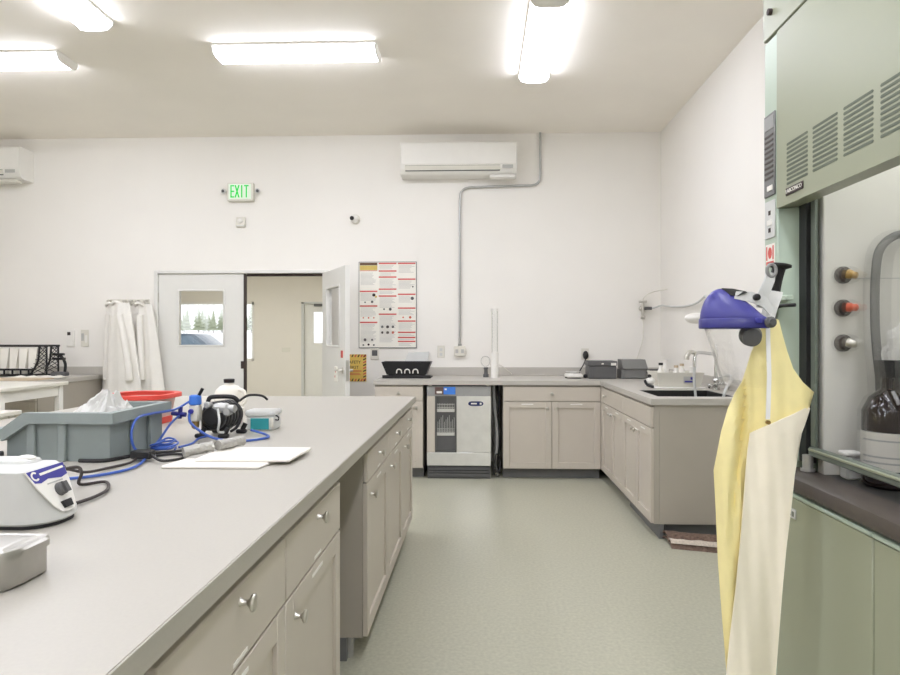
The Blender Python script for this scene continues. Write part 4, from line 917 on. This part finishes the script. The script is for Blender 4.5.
# far corner post with the airflow monitor, sockets and sticker
post=hd.part('corner_post',MB().box(HXF+.006,1.9,2.2,HFAR,.0,2.345,.003),'hoodp')
x_=HXF+.006
mon=MB(); mon.box(x_-.006,x_,2.212,2.292,1.80,2.085,.002); mon.mat(1).box(x_-.008,x_-.006,2.218,2.286,2.03,2.075); mon.mat(2)
for j in range(9): mon.box(x_-.008,x_-.006,2.22,2.284,1.86+j*.018,1.867+j*.018)
mon.mat(3).box(x_-.009,x_-.006,2.225,2.262,1.818,1.835)
hd.part('airflow_monitor',mon,['midgrey','grey','sill','paper'],post)
so=MB(); so.box(x_-.004,x_,2.215,2.29,1.655,1.785,.002); so.mat(1).box(x_-.0055,x_-.004,2.245,2.26,1.735,1.75).box(x_-.0055,x_-.004,2.245,2.26,1.675,1.69); so.mat(2).box(x_-.006,x_-.004,2.235,2.27,1.70,1.718)
hd.part('service_plate',so,['lgrey','darkp','white'],post)
stk=MB(); stk.box(x_-.002,x_-.0001,2.22,2.288,1.555,1.635); stk.mat(1)
for a,b,c,d in ((2.226,2.282,1.562,1.575),(2.226,2.234,1.58,1.628),(2.274,2.282,1.58,1.628)): stk.box(x_-.003,x_-.002,a,b,c,d)
stk.prism([(2.254+.014*math.cos(q),1.604+.02*math.sin(q)) for q in [2*PI*k/12 for k in range(12)]],'x',x_-.003,x_-.002)
hd.part('warning_sticker',stk,['paper','redp'],post)
# airfoil jamb and sash track
jb=MB(); jb.prism([(HXF+.012,2.199),(HXF+.068,2.183),(HXF+.10,2.183),(HXF+.10,2.199)],'z',.90,zb-.001); hd.part('side_airfoil',jb,'hoodp')
hd.part('sash_track',MB().box(HXF+.068,HXF+.10,2.136,2.182,.90,zb+.02),'black')
hd.part('liner_panel',MB().box(HXF+.105,1.85,2.10,2.134,.87,2.3).box(1.80,1.85,HN+.06,2.1,.87,2.3).box(HXF+.135,1.80,HN+.02,HN+.06,.87,2.3),'liner')
hd.part('near_post',MB().box(HXF+.006,1.9,HN-.1,HN-.001,0,2.345,.003),'hoodp')
hd.part('work_surface',MB().box(HXF+.10,1.85,HN+.02,2.15,.83,.868),'epoxy')
sl=MB(); sl.prism([(HXF-.014,.828),(HXF-.018,.845),(HXF-.012,.868),(HXF+.004,.878),(HXF+.098,.874),(HXF+.098,.828)],'y',HN,2.195); hd.part('sill',sl,'sill')
# sash
sx=HXF+.085
hd.part('sash_stile',MB().box(sx-.004,sx+.006,2.108,2.134,.956,zb+.01,.001),'stile')
sa=hd.part('sash_frame',MB().box(sx-.012,sx+.012,HN+.01,2.135,.925,.955,.004),'stile')  # rail takes the darker stile colour to stand for its shade
hd.part('sash_handle',MB().box(sx-.020,sx-.012,HN+.01,2.12,.944,.952,.002),'hood',sa)
hd.part('sash_glass',MB().box(sx-.003,sx+.003,HN+.01,2.107,.954,zb+.02),'glass',sa)
hd.part('track_roller',MB().cyl((sx-.02,2.12,.885),(sx-.02,2.12,.93),.016).cyl((sx-.02,2.12,.878),(sx-.02,2.12,.887),.022),'alu')
hd.part('sash_lock',MB().tube([(HXF+.0,2.185,1.415),(HXF+.0,2.15,1.417),(HXF+.02,2.11,1.417)],.006).ell((HXF-.004,2.195,1.415),.012,.016,.011),'black')
hd.part('latch_bar',MB().box(HXF+.004,HXF+.03,2.14,2.195,1.434,1.452,.003),'hoodp')
# service fixtures on the liner
for z_,mm,l,dx in ((1.512,'brass','brass service tap, topmost',.008),(1.406,'orange','red service tap handle',.004),(1.294,'brass','brass service tap, lowest',.02)):
    v=MB(); v.rev((1.165,2.0995,z_),(0,-1,0),[(0,.028),(.005,.028),(.007,.019),(.016,.016)],18)
    tpv=hd.part('service_tap',v,'sill',label=l)
    v=MB(); v.rev((1.168,2.078,z_+.002),(.9,-1,-.35 if mm=='brass' else -.1),[(0,.015),(.010,.015),(.016,.011),(.026,.011),(.03,.007)],14); hd.part('tap_handle',v,'brass' if z_>1.45 else mm if mm=='orange' else 'nickel',tpv)
hd.part('liner_seam',MB().box(HXF+.14,1.79,2.0985,2.1,1.50,1.503),'greyp')
# base cabinet
base=hd.part('base_cabinet',MB().box(HXF+.025,1.9,HN,2.198,.06,.826),'hood')
hd.part('base_plinth',MB().box(HXF+.09,1.88,HN,2.19,0,.06),'toe')
for a,b in ((HN+.003,1.025),(1.03,1.663),(1.668,2.195)):
    dd=hd.part('base_door',MB().box(HXF,HXF+.0245,a,b,.075,.80,.003),'hood')
    hd.part('door_cap',MB().box(HXF-.006,HXF+.0245,a,b,.803,.815,.003),'hoodp',dd)
hd.part('base_latch',MB().box(HXF-.005,HXF-.0003,2.06,2.10,.735,.765,.001).mat(1).box(HXF-.006,HXF-.005,2.068,2.076,.742,.758).box(HXF-.006,HXF-.005,2.083,2.092,.742,.758),['lgrey','slot'])
hl=MB().box(1.25,1.6,HN+.4,2.0,2.28,2.30); hd.part('hood_lamp',hl,'hlens')
# things inside the hood
ab=Thing('reagent_bottle','brown glass reagent bottle with a white label inside the fume hood','bottle',(1.222,1.95,.8685))
q=.8685; ab.part('bottle_body',MB().rev((1.222,1.95,q),(0,0,1),[(0,.066),(.008,.075),(.225,.075),(.265,.056),(.29,.026),(.345,.022)],32),'amber')
lbm=MB(); n=20; rows=[[(1.222+.0765*math.cos(a),1.95+.0765*math.sin(a),q+z_) for a in [PI*.85+PI*1.0*k/n for k in range(n+1)]] for z_ in (.055,.165)]
lbm.sheet(rows,.0003,(0,0,1)); bl=ab.part('label',lbm,'paper')
lbm=MB()
for z_ in (.075,.092,.14):
    rows=[[(1.222+.0772*math.cos(a),1.95+.0772*math.sin(a),q+zz) for a in [PI*.98+PI*.7*k/n for k in range(n+1)]] for zz in (z_,z_+.004)]
    lbm.sheet(rows,.0002,(0,0,1))
ab.part('label_text',lbm,'greyp',bl)
ab.part('cap',MB().cyl((1.222,1.95,q+.325),(1.222,1.95,q+.375),.03,n=20),'black')
lp=MB(); R=[(1.250,2.05,1.2),(1.237,2.05,1.35),(1.240,2.05,1.53),(1.260,2.05,1.60),(1.315,2.05,1.635),(1.405,2.05,1.635),(1.465,2.05,1.60),(1.475,2.05,1.5),(1.475,2.05,1.2),(1.465,2.05,1.06),(1.425,2.05,1.03),(1.305,2.05,1.03),(1.260,2.05,1.09),(1.250,2.05,1.2)]
lp.tube(R,.013,n=10); lps=MB().box(1.36,1.42,2.03,2.06,.8685,1.02)
lo=Thing('hose_loop','thick dark rubber loop standing behind the brown bottle in the hood','hose',(1.4,2.045,.8685))
lo.part('loop',lp,'dgrey'); lo.part('stand',lps,'dgrey')
single('wash_bag','crumpled clear bag hanging on the hood liner behind the brown bottle','bag',crumple((1.31,2.0,1.27),.08,.02,.09,9.),'bag',(1.33,2.04,1.2),ang=12)
sj=Thing('sample_jar','small white jar with an orange mark inside the hood by the sash','jar',(1.17,2.03,.8685))
sj.part('jar_body',MB().box(1.14,1.185,2.03,2.075,.8685,.94,.006),'frost'); sj.part('mark',MB().box(1.152,1.168,2.0285,2.0302,.905,.922),'orange'); sj.part('lid',MB().box(1.137,1.188,2.027,2.078,.9405,.955,.004),'white')

# ------------------------------------------------------------------ apron, face shield, respirator
AY=1.95
hkk=Thing('hanging_hook','black hook bracket on the hood post carrying apron and shield','hook',(.9,2.1,1.5))
hb=MB(); hb.box(.994,1.0055,2.21,2.26,1.37,1.45,.003); hb.tube([(.994,2.235,1.41),(.95,2.13,1.41),(.905,2.0,1.42),(.888,1.965,1.455),(.892,1.955,1.50),(.896,1.95,1.522)],.015,taper=.019); hb.rev((.896,1.95,1.518),(.15,0,1),[(0,.02),(.006,.033),(.012,.033),(.014,.026)],18)
hkk.part('hook_body',hb,'rubber')
ap=Thing('apron','long yellow rubber apron with cream lower flap hanging on the hood','apron',(.85,AY,.25))
L_=[(1.364,.848,.895),(1.32,.838,.906),(1.27,.815,.92),(1.22,.80,.937),(1.18,.787,.965),(1.147,.766,.998),(1.10,.745,.985),(1.03,.725,.958),(.913,.703,.94),(.82,.708,.93),(.64,.716,.91),(.52,.725,.90),(.40,.735,.89),(.27,.745,.88)]
C_=[(1.10,.972,.987),(1.075,.905,.979),(1.05,.85,.970),(1.03,.81,.962),(.98,.803,.953),(.913,.797,.942),(.82,.79,.932),(.70,.78,.917),(.58,.768,.906),(.45,.752,.896),(.27,.735,.882)]
def apsheet(rw, dy, n=24, w=1.):
    rows=[]
    for z,a,b in rw:
        row=[]
        for i in range(n+1):
            x=a+(b-a)*i/n; q=min(1,max(0,(1.37-z)*3)); v=(x-.84)/.14
            y=AY+dy-.045*(1-v*v)*q+q*(.017*math.sin(v*4.2+z*2.2)+w*.010*math.sin(v*9-z*4+1)+w*.004*math.sin(v*21+z*9)+.035*math.exp(-((x-.792+.10*max(0,1.12-z))/.010)**2)*min(1,max(0,(z-.55)*2.5)))
            row.append((x*y/AY,y,z+.003*math.sin(i*.4)))
        rows.append(row)
    return rows
def dense(rw,m=4):
    o=[]
    for p,q in zip(rw[:-1],rw[1:]): o+=[tuple(p[k]+(q[k]-p[k])*t/m for k in range(3)) for t in range(m)]
    return o+[rw[-1]]
ap.part('bib',MB().sheet(apsheet(dense(L_),0.0),.004),'yellow',ang=60)
ap.part('flap',MB().sheet(apsheet(dense(C_),-.016,w=.35),.004),'cream',label='cream reverse side folded to the front',ang=60)
ap.part('neck_strap',MB().sheet([[(x-.006,y,z),(x+.006,y,z)] for x,y,z in ((.858,1.925,1.40),(.852,1.925,1.36),(.846,1.91,1.30),(.838,1.885,1.2),(.832,1.88,1.075))],.003),'tape')
ap.part('wide_strap',MB().sheet([[(.832,1.94,1.36),(.872,1.935,1.355)],[(.842,1.94,1.395),(.882,1.935,1.39)],[(.852,1.938,1.435),(.895,1.932,1.43)],[(.866,1.938,1.452),(.899,1.932,1.446)]],.003),'tape')
ap.part('rivet',MB().cyl((.832,1.876,1.066),(.832,1.885,1.066),.006),'brass')
fs=Thing('face_shield','indigo face shield with a clear visor hanging beside the yellow apron','face shield',(.74,AY,1.34))
bxc,bry,brx=.800,.088,.136      # brow ellipse: centre, half width, half length
AZ=1.75
def brow(az,z,o=0.): return Vector((bxc-(brx+o)*math.cos(az),AY+(bry+o)*math.sin(az),z))
cr=MB(); rows=[]
for i in range(13):
    e_=i/12*PI/2; row=[]
    for j in range(29):
        az=-AZ+2*AZ*j/28; B_=brow(az,1.366); t_=abs(az)/AZ
        Tp=Vector((.722+.103*t_**1.3,AY+bry*.72*math.sin(az*.86),1.458-.088*t_**1.6))
        row.append(Vector((Tp.x+(B_.x-Tp.x)*math.cos(e_),Tp.y+(B_.y-Tp.y)*math.cos(e_),B_.z+(Tp.z-B_.z)*math.sin(e_))))
    rows.append(row)
cr.sheet(rows,.004,(.5,0,-.8)); fs.part('crown',cr,'purple',ang=60)
br=MB(); br.sheet([[brow(-AZ+2*AZ*j/28,z,o) for j in range(29)] for z,o in ((1.338,.001),(1.341,.004),(1.364,.004),(1.368,.001))],.004,(.6,0,0)); fs.part('brow_band',br,'purpled')
hb=MB(); hb.sheet([[(.742,AY-.055,1.425),(.785,AY-.06,1.415),(.82,AY-.065,1.40),(.838,AY-.07,1.375)],[(.752,AY-.045,1.447),(.792,AY-.055,1.445),(.83,AY-.06,1.43),(.855,AY-.06,1.395)]],.004); fs.part('headband',hb,'lgrey')
hb=MB(); hb.sheet([[(.722,AY-.012,1.459),(.75,AY-.02,1.457),(.785,AY-.03,1.448)],[(.735,AY-.045,1.436),(.752,AY-.055,1.432),(.778,AY-.06,1.443)]],.006); fs.part('sweat_pad',hb,'black')
hb=MB(); hb.sheet([[(.808,AY-.055,1.40),(.84,AY-.055,1.395)],[(.812,AY-.055,1.44),(.842,AY-.055,1.435)],[(.832,AY-.05,1.48),(.86,AY-.05,1.475)],[(.842,AY-.04,1.505),(.868,AY-.04,1.50)]],.008); fs.part('crown_strap',hb,'lgrey')
fs.part('adjuster_knob',MB().rev((.800,AY-.064,1.428),(0,-1,0),[(0,.010),(.010,.010),(.012,.007)],14),'black')
fs.part('strap_ring',MB().tube([(.853+.013*math.cos(a),AY-.045,1.508+.018*math.sin(a)) for a in [2*PI*k/14 for k in range(15)]],.005,smooth=False),'grey')
fs.part('pivot_knob',MB().rev((.825,AY-.095,1.355),(.1,-1,0),[(0,.016),(.010,.016),(.013,.010),(.018,.009)],16),'dgrey')
fs.part('side_tab',MB().box(.785,.803,AY-.100,AY-.0935,1.352,1.368,.002),'indigo')
vs=MB(); rows=[]
for i in range(9):
    a=i/8; rows.append([Vector((bxc+.03*a-(brx-.012)*(1-.20*a)*math.cos(az),AY+(bry-.004)*math.sin(az),1.342-.175*a)) for az in [-1.4+2.8*j/20 for j in range(21)]])
vs.sheet(rows,.0015,(.6,0,0)); fs.part('visor',vs,'visor')
rp=Thing('respirator','dark grey half-mask respirator tucked below the face shield','respirator',(.80,AY-.03,1.285))
rp.part('mask_body',MB().ell((.800,AY-.025,1.318),.032,.034,.032),'midgrey'); rp.part('filter_cartridge',MB().rev((.790,AY-.055,1.312),(-.2,-1,-.1),[(0,.024),(.014,.026),(.016,.021)],18),'dgrey')

# ------------------------------------------------------------------ lamps
def lamp(cx,cy,along,label,L=1.22,Wd=.24):
    t=Thing('ceiling_lamp',label,'ceiling light',(cx,cy,CEIL),'wraparound ceiling lights')
    z1=CEIL-.0005
    prof=[(-Wd/2+.004,z1-.0165),(-Wd/2+.008,z1-.036),(-Wd/2+.025,z1-.056),(-Wd/4,z1-.066),(Wd/4,z1-.066),(Wd/2-.025,z1-.056),(Wd/2-.008,z1-.036),(Wd/2-.004,z1-.0165)]
    big=[(-Wd/2-.006,z1),(-Wd/2-.006,z1-.02),(-Wd/2+.001,z1-.04),(-Wd/2+.021,z1-.064),(-Wd/4,z1-.074),(Wd/4,z1-.074),(Wd/2-.021,z1-.064),(Wd/2-.001,z1-.04),(Wd/2+.006,z1-.02),(Wd/2+.006,z1)]
    def pr(poly,a,b):
        return MB().prism([(cy+p,z) for p,z in poly],'x',cx+a,cx+b) if along=='x' else MB().prism([(cx+p,z) for p,z in poly],'y',cy+a,cy+b)
    t.part('lens',pr(prof,-L/2+.012,L/2-.012),'lens')
    w2=Wd/2+.002
    t.part('housing',pr([(-w2,z1-.0005),(-w2,z1-.016),(w2,z1-.016),(w2,z1-.0005)],-L/2+.012,L/2-.012),'white')
    for a,b in ((-L/2,-L/2+.0115),(L/2-.0115,L/2)): t.part('end_cap',pr(big,a,b),'white')
    return t
lamp(-1.37,4.77,'x','ceiling light lying crosswise near the middle of the ceiling')
lamp(.443,4.68,'y','ceiling light running lengthwise, nearest the fume hood')
lamp(-2.63,3.68,'y','ceiling light running lengthwise, left part of the ceiling')
lamp(-3.79,4.83,'x','ceiling light lying crosswise at the left edge of the ceiling')
for x,y,a in ((-1.35,1.4,'x'),(.44,1.55,'y'),(.44,-.9,'y'),(-3.7,1.4,'x'),(-5.6,.4,'y'),(-2.6,-.4,'y'),(-1.35,-2.0,'x'),(.44,-2.4,'y'),(-4.2,-2.2,'x')):
    lamp(x,y,a,'ceiling light in the rows outside the photo, above the near part of the room')
for x in (-4.6,-1.9):  # unseen lights, added to brighten the room beyond the doorway
    t=Thing('added_panel_lamp','unseen panel light added to light the room beyond the doors','ceiling light',(x,10,2.76),'added panel lights beyond the doors')
    t.part('lens',MB().box(x-.6,x+.6,9.4,10.6,2.74,2.7595),'plens')

# ------------------------------------------------------------------ world, camera, colour
w=bpy.data.worlds.new('overcast_sky'); SC.world=w; w.use_nodes=True
bg=w.node_tree.nodes['Background']; bg.inputs['Color'].default_value=(.93,.96,1,1); bg.inputs['Strength'].default_value=1.15
cam=bpy.data.cameras.new('camera'); co=bpy.data.objects.new('camera',cam); COL.objects.link(co); SC.camera=co
cam.sensor_width=36; cam.sensor_fit='HORIZONTAL'; cam.lens=640/900*36; cam.shift_x=-7.3/900; cam.shift_y=.5/900
cam.clip_start=.05; cam.clip_end=400
co.location=(0,0,1.31); co.rotation_euler=(PI/2,0,math.atan(22.7/640))
vs_=SC.view_settings; vs_.view_transform='Standard'; vs_.look='None'; vs_.gamma=1; vs_.use_curve_mapping=False; vs_.exposure=0.75
SC.cycles.max_bounces=10; SC.cycles.diffuse_bounces=6; SC.cycles.transparent_max_bounces=12
SC.cycles.use_denoising=True; SC.cycles.sample_clamp_indirect=6
